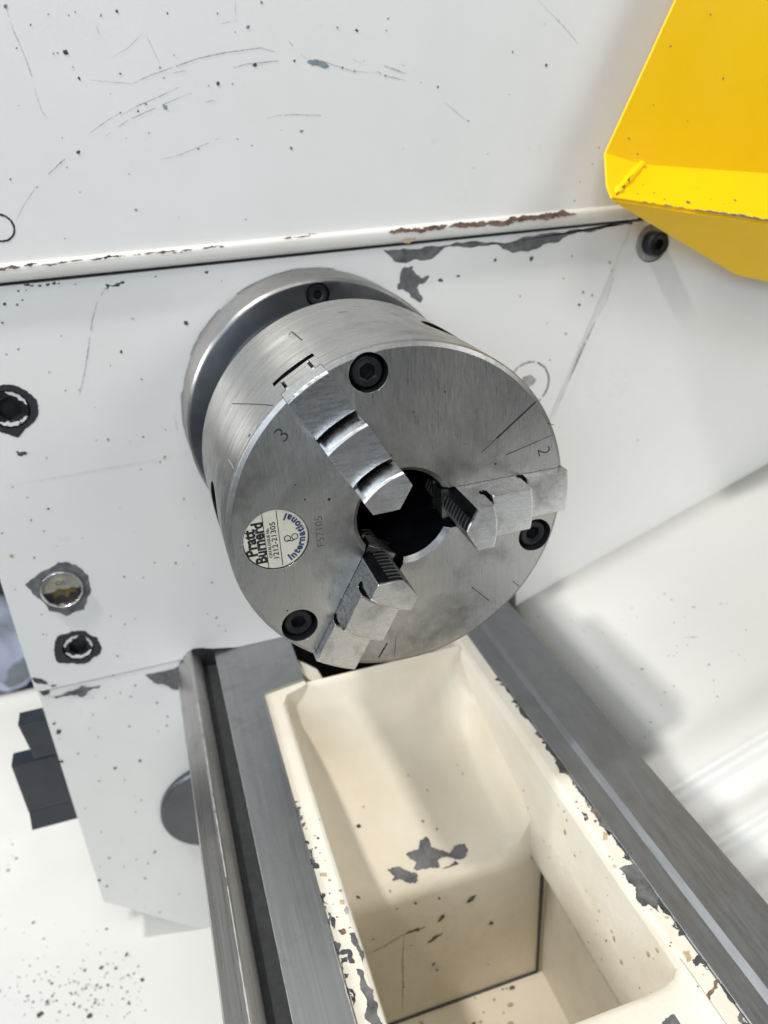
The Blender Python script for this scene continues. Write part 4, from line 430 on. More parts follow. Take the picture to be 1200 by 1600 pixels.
# feed shaft bearing cap low on the gearbox
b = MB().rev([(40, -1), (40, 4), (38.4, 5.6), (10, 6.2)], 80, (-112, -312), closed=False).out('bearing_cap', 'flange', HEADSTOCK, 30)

# ------------------------------------------------------------------ trays
def tray_pt(x, s, h=0): return (x, 143 + s*.9397 - .342*h, -194 + s*.342 + .94*h)
prof_t = [(-3, 0), (150, 0), (166, 0), (205, 9.0), (210.5, 9.8), (214, 6.4), (219, 2.0), (227, 0), (243, 6.8), (248, 7.8), (251.5, 5.0), (256, 1.4), (264, 0), (280, 6.8), (285, 7.8), (288.5, 5.0), (293, 1.4), (301, 0), (330, 0), (520, 0)]
def smooth_profile(pts, k=6):
    out = []
    for i in range(len(pts) - 1):
        p0, p1, p2, p3 = (Vector(pts[max(0, min(len(pts)-1, i + d))]) for d in (-1, 0, 1, 2))
        for j in range(k):
            t = j / k; h = p1.y + (p2.y - p1.y) * ((t*t*(3 - 2*t))); out.append((p1.x + (p2.x - p1.x)*t, h))
    return out + [pts[-1]]
prof_t = smooth_profile(prof_t)
V, F = [], []; ss = [-14, 40, 120, 200, 300, 420]
for x, h in prof_t:
    for s in ss: V.append(tray_pt(x, s, h))
n = len(ss)
for i in range(len(prof_t) - 1):
    for j in range(n - 1): F.append((i*n + j, (i+1)*n + j, (i+1)*n + j+1, i*n + j+1))
o = mesh('tray_sheet', V, F, 'tray', REAR_TRAY, 60, fix=False)
md = o.modifiers.new('t', 'SOLIDIFY'); md.thickness = .0015; md.offset = -1
V, F = [], []
xs = [(-392, 10), (-388, 12), (-382, 12), (-378, 9), (-370, 0), (560, 0)]; ys_ = [-700, -300, 0, 140]
for x, h in xs:
    for y in ys_: V.append((x, y, -450 + h))
n = len(ys_)
for i in range(len(xs) - 1):
    for j in range(n - 1): F.append((i*n + j, (i+1)*n + j, (i+1)*n + j+1, i*n + j+1))
o = mesh('tray_sheet', V, F, 'tray', FRONT_TRAY, 60, fix=False)
md = o.modifiers.new('t', 'SOLIDIFY'); md.thickness = .002; md.offset = -1

# ------------------------------------------------------------------ bed
X0, X1 = 0.3, 620
sweep_x([(-118.4, -230), (-118.4, -181), (-117.6, -179.4), (-108.2, -166.6), (-107, -166.2), (-105.8, -166.8), (-100.6, -173.2), (-100.4, -182), (-104, -230)], X0, X1).out('v_way', 'way_v', BED)
sweep_x([(-102, -229), (-100.8, -183), (-90.2, -183), (-90.2, -229)], X0, X1).out('way_groove', 'groove', BED)
mb = MB().prism([(X0, -90.2, -173), (X1, -90.2, -173), (X1, -65.2, -173), (57.3, -65.2, -173), (52.1, -36.5, -173), (6, -36.5, -173), (X0, -37, -173)], (0, 0, -14))
mb.out('flat_way', 'way', BED)
sweep_x([(-100, -229.5), (-90, -186.8), (-65.3, -186.8), (-65.3, -176.2), (-64.4, -175), (-55, -175), (-53.2, -175.8), (-52.4, -178), (-52.2, -420), (-100, -420)], 56.5, X1).out('front_rail', 'rim', BED)
MB().prism([(56.9, -64.8, -174.9), (51.6, -36.2, -174.9), (55.8, -35.6, -174.9), (58.4, -40, -174.9), (62, -50, -175.1), (70, -54, -175.1), (70, -64.8, -175.1)], (0, 0, -60)).out('rail_corner', 'rim', BED)
# rear rail: painted rim, low inner strip, bevel, high strip
sweep_x([(86.4, -178), (86.4, -175.2), (87, -174.6), (98.2, -174.6), (100.9, -172.3), (101.3, -172), (129, -172), (129.8, -172.8), (129.8, -192), (86.4, -192)], X0, X1).out('rear_way', 'way_rear', BED)
sweep_x([(126, -191.5), (86.2, -191.5), (86.2, -175.6), (85.6, -175), (78.5, -175), (76.4, -176.4), (75.2, -180), (75, -254), (75.4, -257.6), (77, -259.6), (87, -260.5), (87, -420), (126, -420)], X0, X1).out('rear_rail', 'rim', BED)
# well: curved cast surface with filleted sides
V, F = [], []
for x, z in WELL:
    for y in WY: V.append((x, y, z + fillet(x, y, z)))
n = 13
for i in range(len(WELL) - 1):
    for j in range(n - 1): F.append((i*n + j, i*n + j+1, (i+1)*n + j+1, (i+1)*n + j))
mesh('well_wall', V, F, 'cream', BED, 55, fix=False)
mesh('well_return', [(170, 75.4, -260.5), (170, 87, -260.5), (170, 87, -377), (170, 75.4, -377)], [(0, 1, 2, 3)], 'cream', BED, fix=False)
MB().box((165, -60, -392), (640, 87, -377)).out('well_floor', 'cream', BED)
# narrow dark chasing where the well wall meets the floor and the recess
MB().box((170.05, -52, -377.0), (171.3, 83, -375.2)).out('joint_gap', 'dark', BED)
MB().box((170.05, 82.6, -376), (171.4, 84.4, -262)).out('joint_gap', 'dark', BED)
# wall between headstock gap and well, broken casting lump beside the gap
lump = [(18, -36, -181), (28, -31, -179), (34, -24, -182), (44, -22, -184), (46, -30, -182), (36, -36, -180)]
MB().prism(lump, (0, 0, -40)).out('casting_lug', 'rim', BED)
MB().box((2, -36, -260), (52, 78, -250)).out('gap_shade_floor', 'bore', BED)  # black bottom added to give the open gap its shade
MB().box((-.45, -36, -260), (.9, 78, -174.5)).out('gap_shade_back', 'bore', BED)  # black sheet added behind the gap, standing for a dark void
def worn_glint(y0, y1, z, x0, x1, seed):  # bright strips: edge highlights put into the colour along worn ways
    r_ = random.Random(seed); V, F = [], []; n_ = int((x1 - x0)/2.5)
    for i in range(n_ + 1):
        x = x0 + (x1 - x0)*i/n_; c = (y0 + y1)/2; hw = (y1 - y0)/2*r_.uniform(.35, 1.15)
        V += [(x, c - hw, z), (x, c + hw, z)]
    for i in range(n_):
        if r_.random() > .05: F.append((2*i, 2*i+2, 2*i+3, 2*i+1))
    mesh('worn_edge_glint', V, F, 'bright', BED, fix=False)
worn_glint(-107.45, -106.7, -166.1, 60, X1, 1); worn_glint(-65.75, -65.25, -172.93, 60, X1, 2); worn_glint(-90.2, -89.9, -172.93, 5, X1, 5)
for k in range(26):                                            # chipped paint along the ledge edge
    x = 178 + k*4.6 + random.uniform(-2, 2); l_ = random.uniform(1.2, 4.2); h_ = random.uniform(.5, 1.8)
    P = rough_outline([(x, -258.2), (x + l_*.4, -258.2 + h_), (x + l_, -258.0), (x + l_*.7, -259.4), (x + l_*.2, -259.3)], .15, 2)
    mesh('paint_chip', [(p.x, 74.75 + max(0, (-256.5 - p.y))*.35, p.y) for p in P], [tuple(range(len(P)))], 'dark', BED, fix=False)
mb1, mb2 = MB(), MB()
for k in range(42):                                            # oil spots and small chips down the rear well wall and on the floor
    u_, v_ = random.uniform(150, 300), random.uniform(-252, -182); r = random.choice((.35, .45, .5, .6, 1.1)); e_ = random.uniform(.5, 2.0)
    if v_ < well_h(u_, 74) + 6: continue
    (mb1 if random.random() < .6 else mb2).add([(u_ + r*math.cos(q), 74.78, v_ + r*e_*math.sin(q)*random.uniform(.7, 1.2)) for q in [i*.785 for i in range(8)]], [tuple(range(8))])
for k in range(24):
    u_, v_ = 172 + abs(random.gauss(0, 18)), random.uniform(-45, 82); r = random.choice((.5, .7, 1.0, 1.6))
    (mb1 if random.random() < .5 else mb2).add([(u_ + r*math.cos(q), v_ + r*1.5*math.sin(q)*random.uniform(.7, 1.2), -376.8) for q in [i*.785 for i in range(8)]], [tuple(range(8))])
for mb_, mt_ in ((mb1, 'tan'), (mb2, 'dark2')): o = mesh('oil_spots', mb_.V, mb_.F, mt_, BED, fix=False); o['kind'] = 'stuff'
for k in range(64):                                            # ragged bare patches along both painted rims
    rear = k % 2; x = random.uniform(95 if rear else 150, 335); l_ = abs(random.gauss(0, 3.2)) + .8; w_ = random.uniform(.5, 2.6)
    ye = 85.5 if rear else -64.3; sg_ = -1 if rear else 1
    P = rough_outline([(x, ye), (x + l_*.3, ye + sg_*w_), (x + l_*.8, ye + sg_*w_*.7), (x + l_*1.2, ye), ], .2, 3)
    mesh('paint_chip', [(p.x, p.y, -174.78 + k*.001) for p in P], [tuple(range(len(P)))], random.choice(('dark', 'primer', 'dark', 'rust' if k % 5 == 0 else 'primer')), BED, fix=False)
# next cross web
wb = [(306, -194), (306, -184), (307.6, -181), (311, -179.6), (352, -179.6), (356, -182), (357, -190), (357, -377), (306, -377)]
mb = MB(); rowsV = []
ys = [-53, -40, 20, 55, 66, 72, 75.6, 77.5]; lift = [0, 0, 0, 0, .3, 1.2, 3.2, 4.6]; back = [0, 0, 0, 0, -.6, -1.8, -4.5, -9]
for y, l, b_ in zip(ys, lift, back):
    for x, z in wb: rowsV.append((x + (b_ if x < 320 else 0), y, z + (l if z > -200 else 0)))
m = len(wb); F = [tuple(range(m)), tuple((len(ys)-1)*m + i for i in range(m))[::-1]]
for i in range(len(ys) - 1):
    for j in range(m): F.append((i*m + j, i*m + (j+1) % m, (i+1)*m + (j+1) % m, (i+1)*m + j))
mesh('cross_web', rowsV, F, 'rim', BED, 45)
for q, r in (((318, 38), 2.2), ((322, 60), 3.4), ((330, 30), 1.6), ((316, 66), 1.2), ((326, 52), 2.0)):
    P = rough_outline([(q[0] + r*math.cos(a), q[1] + r*1.6*math.sin(a)) for a in [i*.785 for i in range(8)]], .12, 2)
    mesh('paint_chip', [(p.x, p.y, -179.4) for p in P], [tuple(range(len(P)))], 'primer', BED, fix=False)

# ------------------------------------------------------------------ spindle flange
SP = thing('spindle_flange', (0, 0, 0), 'steel spindle flange, dark reflection put into its face colour, with one socket screw, between headstock and chuck', 'flange')
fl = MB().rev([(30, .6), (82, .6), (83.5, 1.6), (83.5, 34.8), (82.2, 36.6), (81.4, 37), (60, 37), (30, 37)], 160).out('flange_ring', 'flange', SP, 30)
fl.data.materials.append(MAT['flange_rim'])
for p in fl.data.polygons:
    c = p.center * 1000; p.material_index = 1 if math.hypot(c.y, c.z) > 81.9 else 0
boolean(fl, [cyl_cut((-.2, 74.6), 6.9, 32, 50, 40)], 30)
cap_screw(SP, (-.2, 74.6), 36.2, 6.3, 2.8, 'cap_screw', 4)
ring_mesh('torn_paint_edge', (0, 0), 83.5, 84.3, .35, 'grey', HEADSTOCK, 160, .22, ((40, 75), (118, 126), (150, 165), (200, 340)))

# ------------------------------------------------------------------ chuck
LX = 176.0
CH = thing('lathe_chuck', (LX, 0, -80), 'round steel three jaw lathe chuck with stepped jaws and paper sticker', 'chuck')
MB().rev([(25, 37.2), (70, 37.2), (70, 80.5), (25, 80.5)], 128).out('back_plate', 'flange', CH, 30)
prof = [(24.2, LX), (77.6, LX), (79.5, LX - 1.1), (80, LX - 2.4), (80, 81.2), (79.2, 80.2), (21.9, 80.2), (21.9, LX - 2.4)]
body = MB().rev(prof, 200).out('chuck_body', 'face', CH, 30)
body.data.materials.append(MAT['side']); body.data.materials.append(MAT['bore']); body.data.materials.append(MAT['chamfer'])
for p in body.data.polygons:
    c = p.center * 1000 + Vector((LX, 0, -80)); r = math.hypot(c.y, c.z); nx = abs(p.normal.x)
    p.material_index = (0 if nx > .9 else 3) if c.x > 173 else (2 if r < 22.5 else 1)
TH = [math.radians(a) for a in (120.24, .24, 240.24)]         # jaws 3, 2, 1
def frame(a): return Vector((0, math.cos(a), math.sin(a))), Vector((0, -math.sin(a), math.cos(a)))
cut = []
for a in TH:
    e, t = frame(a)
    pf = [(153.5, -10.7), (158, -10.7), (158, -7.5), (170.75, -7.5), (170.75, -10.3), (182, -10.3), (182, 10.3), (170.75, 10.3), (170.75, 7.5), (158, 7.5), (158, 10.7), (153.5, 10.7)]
    c = MB().prism([Vector((x, 0, 0)) + t*w + e*14 for x, w in pf], e*76).out('cutter', 'bore'); cut.append(c)  # slot walls coloured near black, carrying the shade inside the slots
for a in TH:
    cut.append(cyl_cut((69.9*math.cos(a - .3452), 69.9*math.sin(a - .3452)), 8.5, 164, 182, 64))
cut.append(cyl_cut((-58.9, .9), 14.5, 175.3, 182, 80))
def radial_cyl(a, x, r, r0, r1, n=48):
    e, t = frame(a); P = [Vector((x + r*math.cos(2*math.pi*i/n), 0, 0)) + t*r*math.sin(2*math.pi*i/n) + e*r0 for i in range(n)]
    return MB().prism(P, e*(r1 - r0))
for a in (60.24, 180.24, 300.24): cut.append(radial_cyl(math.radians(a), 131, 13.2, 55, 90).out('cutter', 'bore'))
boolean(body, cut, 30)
for a in (60.24, 180.24, 300.24):                              # key pinions
    e, t = frame(math.radians(a)); pr = radial_cyl(math.radians(a), 131, 12.6, 56, 72)
    o = pr.out('key_pinion', 'black_oxide', CH, 40)
    s = MB().prism([Vector((131, 0, 0)) + Vector((x, 0, 0)) + t*w + e*60 for x, w in ((-5, -5), (5, -5), (5, 5), (-5, 5))], e*20).out('cutter', 'bore'); boolean(o, [s], 40)
MB().rev([(22.0, 60), (22.0, 61), (1, 61.5)], 64, closed=False).out('bore_shade_back', 'bore', CH)  # black disc added so the open bore ends in shade
for k, a in enumerate(TH):
    cap_screw(CH, (69.9*math.cos(a - .3452), 69.9*math.sin(a - .3452)), LX - (1.6, 1.8, 2.6)[k], 6.9, 3.7, 'cap_screw', 9)
# stepped jaws
tip = []; x = 148.0; k = 0
while x < 197: tip += [(x, 0), (x + 1.5, 0), (x + 1.75, 1), (x + 2.9, 1)]; x += 3.15
tip.append((x, 0))
ts = [-10.15, -9.6, -7, -5.3, -4.9, -2.5, 0, 2.5, 4.9, 5.3, 7, 9.6, 10.15]
def jaw_mesh():
    """jaw 0 pointing along +Y (radius), width along Z"""
    pr = [('tip', x, z) for x, z in tip] + [('tip', 200.2, 0), ('tip2', 201, 0)]
    pr += [(33.6, 201.0), (34.5, 200.2), (34.6, 188.8), (33.6, 188.0), (33.4, 185.8), (34.4, 184.3), (36.0, 184.1), (37.2, 185.4), (37.3, 188.9), (37.3, 191.3), (37.9, 191.9),
           (55.4, 191.9), (56.3, 191.1), (56.4, 179.5), (55.5, 179), (55.3, 177.2), (56.2, 176.2), (57.8, 176), (58.9, 177), (59.0, 179.4), (59.0, 180.9), (59.6, 181.5),
           (78.8, 181.5), (79.8, 180.6), (79.9, 170.9), (25.6, 170.9), (25.6, 148.0)]
    V = []
    for t in ts:
        for q in pr:
            if q[0] in ('tip', 'tip2'):
                r = 19.3 + .55*abs(t)
                if q[0] == 'tip' and abs(t) < 5.2: r += 2.4 * q[2]
                if q[0] == 'tip' and abs(t) < 1: r += .5
                if q[0] == 'tip2': r += .7
                V.append((q[1], r, t))
            else:
                r, x = q; V.append((x, math.sqrt(r*r - t*t) if r > 30 else r, t * (1 if abs(t) < 10 or x < 172 else 1)))
    m = len(pr); nt_ = len(tip); F = [tuple(range(m)), tuple((len(ts)-1)*m + i for i in range(m))[::-1]]; K = [0, 0]
    for i in range(len(ts) - 1):
        for j in range(m):
            F.append((i*m + j, i*m + (j+1) % m, (i+1)*m + (j+1) % m, (i+1)*m + j))
            x = max(pr[j][1], pr[(j+1) % m][1]); notch = j >= nt_ + 2 and pr[j][0] > 30 and (183 < x < 189 and pr[j][0] < 37.6 or 175.5 < x < 179.6 and pr[j][0] < 59.1)
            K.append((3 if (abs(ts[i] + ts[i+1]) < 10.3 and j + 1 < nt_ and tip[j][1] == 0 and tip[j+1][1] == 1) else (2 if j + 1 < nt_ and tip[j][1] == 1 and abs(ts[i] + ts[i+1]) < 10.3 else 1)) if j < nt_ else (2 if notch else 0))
    return V, F, K
JV, JF, JK = jaw_mesh()
NK = [(158, 7.35), (160.2, 7.35), (160.2, 6.1), (169, 6.1), (169, 7.35), (171.0, 7.35)]
labels = ('jaw 3 lying along the line of sight', 'jaw 2 reaching to the right edge', 'jaw 1 pointing down to the left')
for k, a in enumerate(TH):
    e, t = frame(a)
    J = mesh('jaw', [Vector((v[0], 0, 0)) + e*v[1] + t*v[2] for v in JV], JF, 'jaw', CH, 38)
    J.data.materials.append(MAT['dark_steel']); J.data.materials.append(MAT['bore']); J.data.materials.append(MAT['tooth'])
    for p, kf in zip(J.data.polygons, JK): p.material_index = kf
    J['label'] = ('top stepped jaw seen end on from its outer end', 'right stepped jaw ending at the chuck rim', 'lower stepped jaw pointing down')[k]
    P = [Vector((x, 0, 0)) + t*w + e*20 for x, w in NK] + [Vector((x, 0, 0)) - t*w + e*20 for x, w in NK[::-1]]
    MB().prism(P, e*59.7).out('jaw_tongue', 'side', J)
    if k:                                                      # stamped serial on the visible flank
        sgn = 1 if k == 1 else -1
        mbt = MB(); o = Vector((184.5 if k == 1 else 183.5, 0, 0)) + t*(10.22*sgn) + e*(40 if k == 1 else 47)
        place_text(mbt, '192 631' if k == 1 else '1 9', 3.0, o, e, Vector((1, 0, 0)), sx=1.5); mbt.out('stamped_number', 'bright' if k == 1 else 'stamp', J)
# ---- sticker
cy, cz = -58.9, .9
stk = MB().rev([(14.1, 175.35), (14.1, 175.5), (1, 175.52)], 72, (cy, cz), closed=False).out('sticker', 'sticker', CH)
stk['label'] = 'round cream paper sticker with black and navy lettering'
xs_ = 175.62; UPZ = (0, 0, 1); LEFT = (0, -1, 0)
mbt = MB(); place_text(mbt, 'Pratt', 6.9, (xs_, -69.8, 1.0), UPZ, LEFT, .27, .95); place_text(mbt, 'Burnerd', 6.9, (xs_, -66.0, .4), UPZ, LEFT, .27, .88)
mbt.out('lettering', 'ink', stk)
mbt = MB(); place_text(mbt, 'CATALOGUE No', 1.9, (xs_, -62.0, -.4), UPZ, LEFT, .05, 1.02); place_text(mbt, '1212-21305', 3.4, (xs_, -59.5, .3), UPZ, LEFT, .04, 1.14)
mbt.out('lettering', 'ink', stk)
mbt = MB()
for yy, z0, z1 in ((-63.6, -12.3, 13.9), (-57.35, -12.4, 14.3)): mbt.add([(xs_, yy-.16, z0), (xs_, yy+.16, z0), (xs_, yy+.16, z1), (xs_, yy-.16, z1)], [(0,1,2,3)])
mbt.out('rule_line', 'ink', stk)
mbt = MB(); word = 'International'; wd = [.55,1.12,.8,.98,.8,1.12,1.0,.8,.55,1.08,1.12,1.0,.55]; tot = sum(wd); acc_ = 0
for ch_, w_ in zip(word, wd):
    f = (acc_ + w_/2)/tot; acc_ += w_
    a = math.radians(-66 + 132*f)                              # 0 = +Y side of the disc, reading upwards
    rr = 11.4; o = (xs_, cy + rr*math.cos(a), cz + rr*math.sin(a))
    place_text(mbt, ch_, 4.5, o, (0, -math.sin(a), math.cos(a)), (0, -math.cos(a), -math.sin(a)), .2, 1.0)
mbt.out('lettering', 'blue_ink', stk)
mbt = MB()                                                     # looped emblem
def ring2(mb, y, z, r, w, a0=0, a1=360, n=30):
    V, F = [], []
    for i in range(n + 1):
        a = math.radians(a0 + (a1 - a0)*i/n)
        for q in (r - w, r + w): V.append((xs_, y + q*math.cos(a), z + q*math.sin(a)))
    for i in range(n): F.append((2*i, 2*i+2, 2*i+3, 2*i+1))
    mb.add(V, F)
ring2(mbt, -53.9, .3, 1.35, .2); ring2(mbt, -50.6, .6, 1.35, .2)
ring2(mbt, -52.2, 1.4, 2.6, .2, 228, 300)
mbt.out('emblem', 'ink', stk)
# ---- engraved marks on face and rim
fx = LX + .06
def mark(name, body_, size, y, z, a, mat='engrave', bold=0.0, sx=1.0):
    e, t = frame(math.radians(a)); mb = MB(); place_text(mb, body_, size, (fx, y, z), -t, e, bold, sx); return mb.out(name, mat, CH)
mark('engraved_number', '3', 9.5, -50.9, 48.0, 133, bold=-.12, sx=1.1); mark('engraved_number', '2', 9.0, 68.7, 20, 10, bold=-.12)
mark('stamped_number', 'F57105', 5.0, -39.4, .9, 180, 'stamp', -.05, 1.05)
def scribe(par, pts, w, mat='engrave', name='scribed_line'):
    V, F = [], []
    for i, p in enumerate(pts):
        d = Vector(pts[min(len(pts)-1, i+1)]) - Vector(pts[max(0, i-1)]); n_ = Vector((-d.y, d.x)).normalized() * w * random.uniform(.3, .6)
        V += [(fx, p[0] + n_.x, p[1] + n_.y), (fx, p[0] - n_.x, p[1] - n_.y)]
    for i in range(len(pts) - 1): F.append((2*i, 2*i+2, 2*i+3, 2*i+1))
    mesh(name, V, F, mat, par, fix=False)
def seg(a, b, k=8): return [(a[0] + (b[0]-a[0])*i/k, a[1] + (b[1]-a[1])*i/k) for i in range(k + 1)]
scribe(CH, seg((37.5, 24.8), (46, 31.2)), .35); scribe(CH, seg((45, 30.4), (64.2, 44.9)), .9); scribe(CH, seg((49.6, 21.5), (72.7, 27.3)), .4)
scribe(CH, seg((32.6, -45.1), (41.9, -55.2)), .45); scribe(CH, seg((54.7, -47), (58.3, -50.9)), .45)
scribe(CH, seg((-11.9, -66.6), (-16.8, -74)), 1.0); scribe(CH, seg((-7.2, -64), (-8.6, -75.5)), .35, 'stamp'); scribe(CH, seg((70.2, 33.6), (73.5, 32.2)), .35)
for y, z, r in ((20.6, 55.8, .5), (-48, 25, .4), (-34, 15.5, .8), (-58, -36, .5), (44.5, 18, .6), (6, 49, .35), (-5, 31, .4), (-44.5, 17.4, .5), (52, 16, .3), (30, 30, .3)):
    mesh('pit_mark', [(fx, y + r*random.uniform(.6, 1.2)*math.cos(i), z + r*math.sin(i)) for i in [q*.9 for q in range(7)]], [tuple(range(7))], 'engrave', CH, fix=False)
def rim_strip(x0, a0, x1, a1, w, mat='engrave', name='scribed_line', k=8):
    V, F = [], []
    for i in range(k + 1):
        x = x0 + (x1-x0)*i/k; a = math.radians(a0 + (a1-a0)*i/k); e, t = frame(a)
        d = Vector((x1 - x0, 80*math.radians(a1 - a0))).normalized(); wx, wt = -d.y*w/2, d.x*w/2
        V += [Vector((x + wx, 0, 0)) + e*80.08 + t*wt, Vector((x - wx, 0, 0)) + e*80.08 - t*wt]
    for i in range(k): F.append((2*i, 2*i+2, 2*i+3, 2*i+1))
    return mesh(name, V, F, mat, CH, fix=False)
rim_strip(110.9, 112.6, 131, 112.1, .7, name='engraved_number'); rim_strip(110.9, 112.6, 113.5, 114.2, .6, name='engraved_number')
rim_strip(124.7, 143.5, 173.4, 131.3, .5); rim_strip(157.4, 154.8, 172.2, 153.9, .5, 'bright')
rim_strip(171, 143.2, 172.4, 142.4, 1.2)
for x, a, l in ((92, 99, 6), (118, 82, 7), (100, 88, 4), (109, 95, 3)): rim_strip(x, a, x + 2, a - l, 1.0, 'stamp' if l < 4 else 'jaw', 'rub_mark')

# ------------------------------------------------------------------ yellow guard
GD = thing('chuck_guard', (30, 260, 120), 'folded yellow sheet metal chuck guard with chipped lower edge at upper right', 'guard')
def sheet(name, P, th=.0016, mat='yellow'):
    o = mesh(name, P, [tuple(range(len(P)))], mat, GD, fix=False)
    md = o.modifiers.new('t', 'SOLIDIFY'); md.thickness = th; md.offset = 0
    return o
a_ = (25, 184.8, 135.6); b_ = (42.1, 176.8, 119.3); K_ = (48, 177.0, 112.8); F1 = (25, 211.2, 127.6); F2 = (25, 420, 102.4)
EE = (71.6, 420, 64.1); T_ = (25, 320, 403)
sheet('main_panel', [a_, F1, F2, (25, 420, 403), T_])
sheet('end_cheek', [a_, b_, K_, F1])
sheet('bottom_flange', [F1, K_, EE, F2])
M_ = (52.4, 226, 102.0); L1 = (15, 301.2, 52.2); L2 = (15, 420, 20)
K2 = (47.2, 177.6, 112.0)
sheet('return_panel', [K2, L1, M_]); sheet('rear_panel', [M_, L1, L2, (70.8, 420, 63.2)])
# rounded fold and weld bead
def tube(name, P, r, mat, par, n=10, lump=0.0):
    V, F = [], []
    for i, p in enumerate(P):
        p = Vector(p); d = (Vector(P[min(len(P)-1, i+1)]) - Vector(P[max(0, i-1)])).normalized(); u = d.cross(Vector((0, 0, 1))).normalized(); v = d.cross(u)
        rr = r * (1 + random.uniform(-lump, lump)) * (.45 if i in (0, len(P)-1) else 1)
        for j in range(n): V.append(p + (u*math.cos(2*math.pi*j/n) + v*math.sin(2*math.pi*j/n))*rr)
    for i in range(len(P) - 1):
        for j in range(n): F.append((i*n + j, i*n + (j+1) % n, (i+1)*n + (j+1) % n, (i+1)*n + j))
    F += [tuple(range(n))[::-1], tuple((len(P)-1)*n + j for j in range(n))]
    return mesh(name, V, F, mat, par, 60)
W0, W1 = Vector(K_), Vector(F1)
tube('weld_bead', [W0 + (W1 - W0)*(.12 + .93*i/12) for i in range(13)], 2.9, 'yellow', GD, 10, .22)
tube('fold_edge', [Vector(F1) + (Vector(F2) - Vector(F1))*i/4 for i in range(5)], .9, 'yellow', GD)
def guard_pt(o, u, v, U, V, h=1.0):
    n_ = U.cross(V).normalized()
    if n_.x < 0: n_ = -n_
    return o + U*u + V*v + n_*h
# bare metal along the flange's front edge
fu = (Vector(EE) - Vector(K_)).normalized(); fv = (Vector(F1) - Vector(K_)); fv = (fv - fu*fv.dot(fu)).normalized()
def edge_chip(s0, s1, w, mat='primer'):
    top = [(s0 + (s1 - s0)*i/10, w*random.uniform(.25, 1)) for i in range(11)]; top[0] = (s0, 0); top[-1] = (s1, 0)
    P = [Vector(K_) + fu*s for s in (s0, s1)]
    V = [guard_pt(Vector(K_), s, max(0, h_), fu, fv, .95) for s, h_ in top] + [guard_pt(Vector(K_), s, -.6, fu, fv, .95) for s in (s1, s0)]
    mesh('paint_chip', V, [tuple(range(len(V)))], mat, GD, fix=False)
    V = [guard_pt(Vector(K_), s, 0, fu, fv, 1.0) + Vector((.9, 0, 0)) for s in (s0, s1)]
for s0, s1, w in ((55, 62, .8), (62, 84, 2.2), (82, 100, 2.6), (98, 116, 1.8), (34, 40, .7), (20, 23, .7), (44, 48, .6), (26, 28, .5)): edge_chip(s0, s1, w)
mbc = MB()
for s, h_, r in ((18, 6, .5), (36, 5, .6), (52, 5.5, 1.3), (70, 11, .4), (78, 9, .4), (88, 14, .9), (62, 20, .4), (24, 15, .4), (30, 9, .5)):
    mbc.add([guard_pt(Vector(K_), s + r*1.3*math.cos(q)*random.uniform(.6, 1.2), h_ + r*math.sin(q), fu, fv, 1.0) for q in [i*.9 for i in range(7)]], [tuple(range(7))])
for y, z, r in ((223, 190, .5), (262, 172, .6), (200, 143, .6), (248, 205, .5), (207, 134, .6), (240, 150, .4), (215, 160, .4)):
    mbc.add([(26.0, y + r*math.cos(q), z + r*math.sin(q)) for q in [i*.9 for i in range(7)]], [tuple(range(7))])
o = mesh('paint_speckles', mbc.V, mbc.F, 'primer', GD, fix=False); o['kind'] = 'stuff'
for f0, f1, w in ((.22, .34, 1.0), (.45, .62, 1.6), (.05, .16, .6)):
    c0 = W0 + (W1 - W0)*f0; c1 = W0 + (W1 - W0)*f1; d = Vector((2.9, 0, .8))
    P = rough_outline([(0, -w), (1, -w*.6), (1.05, w*.4), (.5, w), (-.05, w*.5)], .1, 2)
    uu = c1 - c0; vv = uu.cross(Vector((1, 0, 0))).normalized()
    mesh('paint_chip', [c0 + uu*p.x + vv*p.y + d for p in P], [tuple(range(len(P)))], 'dark2', GD, fix=False)

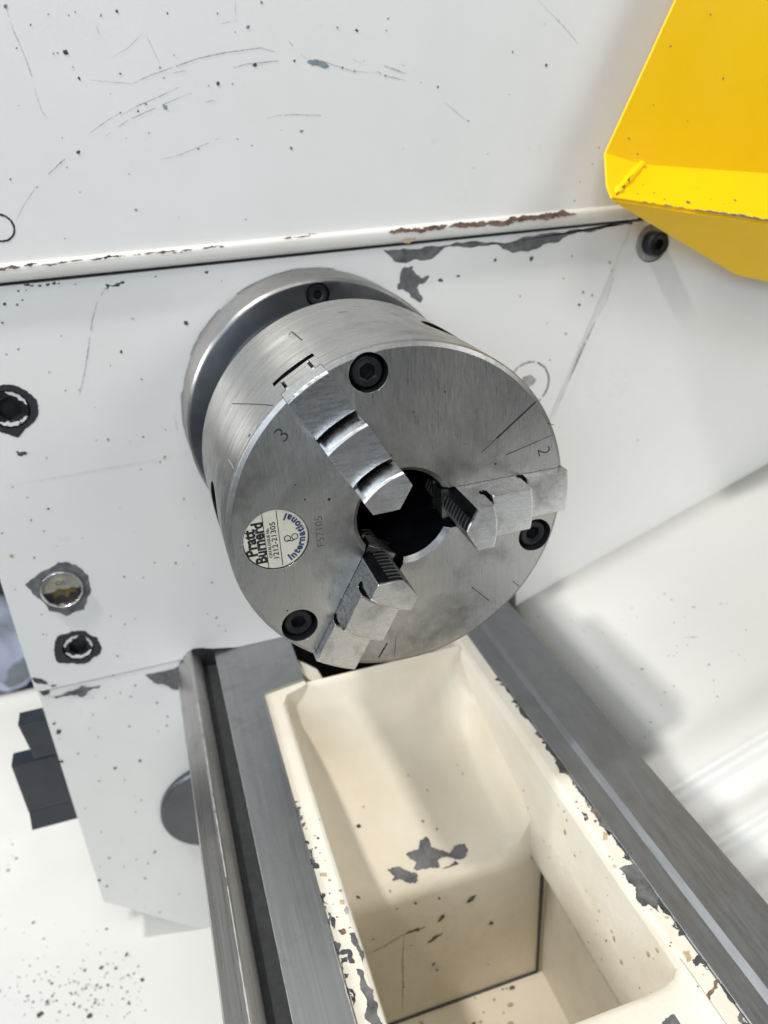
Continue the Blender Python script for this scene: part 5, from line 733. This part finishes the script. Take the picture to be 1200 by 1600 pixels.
# ------------------------------------------------------------------ black ribbed grip on the front of the gearbox
KB = thing('control_grip', (-16, -212, -250), 'black ribbed plastic control grip on the left edge of the gearbox', 'control knob')
def ribbed(name, yl_top, yl_bot, z0, z1, xf, xb, nr):
    """block with fine ribs running along Y on its +X face"""
    pts = [(xb, z0), (xb, z1)]; pts = []
    for i in range(nr + 1):
        z = z0 + (z1 - z0)*i/nr; pts.append((xf, z))
        if i < nr: pts.append((xf - .7, z + (z1 - z0)/nr*.72)); pts.append((xf, z + (z1 - z0)/nr*.86))
    pts += [(xb, z1), (xb, z0)]
    V, F = [], []
    for x, z in pts:
        f = (z - z0)/(z1 - z0); V.append((x, yl_top + (yl_bot - yl_top)*f, z))
    for x, z in pts: V.append((x, -205, z))
    m = len(pts); F = [tuple(range(m)), tuple(range(m, 2*m))[::-1]] + [(i, (i+1) % m, m + (i+1) % m, m + i) for i in range(m)]
    return mesh(name, V, F, 'knob', KB)
ribbed('upper_lobe', -230.2, -226.4, -203.6, -238, -10, -24, 15)
ribbed('lower_lobe', -242.6, -242.0, -236.6, -281, -9.2, -23, 20)
MB().prism([(-9.6, -242.2, -281), (-9.2, -241.6, -283), (-9.8, -243.8, -300.8), (-23, -243.8, -300.8), (-23, -242.2, -281)], (0, 38, 0)).out('end_cap', 'knob', KB)

# ------------------------------------------------------------------ workshop floor far behind the tray, seen past the headstock's left edge
o = MB().box((-4000, -3000, -910), (3000, 3000, -900)).out('floor', 'floor'); o['kind'] = 'structure'
SH = thing('plastic_sheet', (-1250, -560, -900), 'pale blue plastic sheet lying on the floor beyond the left edge', 'sheet')
V, F = [], []
for i in range(9):
    for j in range(9):
        V.append((-1420 + 46*i + 14*math.sin(j*1.3), -700 + 38*j, -880 + 26*math.sin(i*1.1 + j*.8) + 20*math.cos(j*1.7)))
for i in range(8):
    for j in range(8): F.append((i*9 + j, (i+1)*9 + j, (i+1)*9 + j+1, i*9 + j+1))
o = mesh('folded_sheet', V, F, 'sheet', SH, 60, fix=False); md = o.modifiers.new('t', 'SOLIDIFY'); md.thickness = .003
MT = MB().box((-1760, -800, -899), (-1480, -380, -880)).out('rubber_mat', 'floor_dark'); MT['label'] = 'dark rubber mat on the floor beyond the pale sheet'; MT['category'] = 'mat'
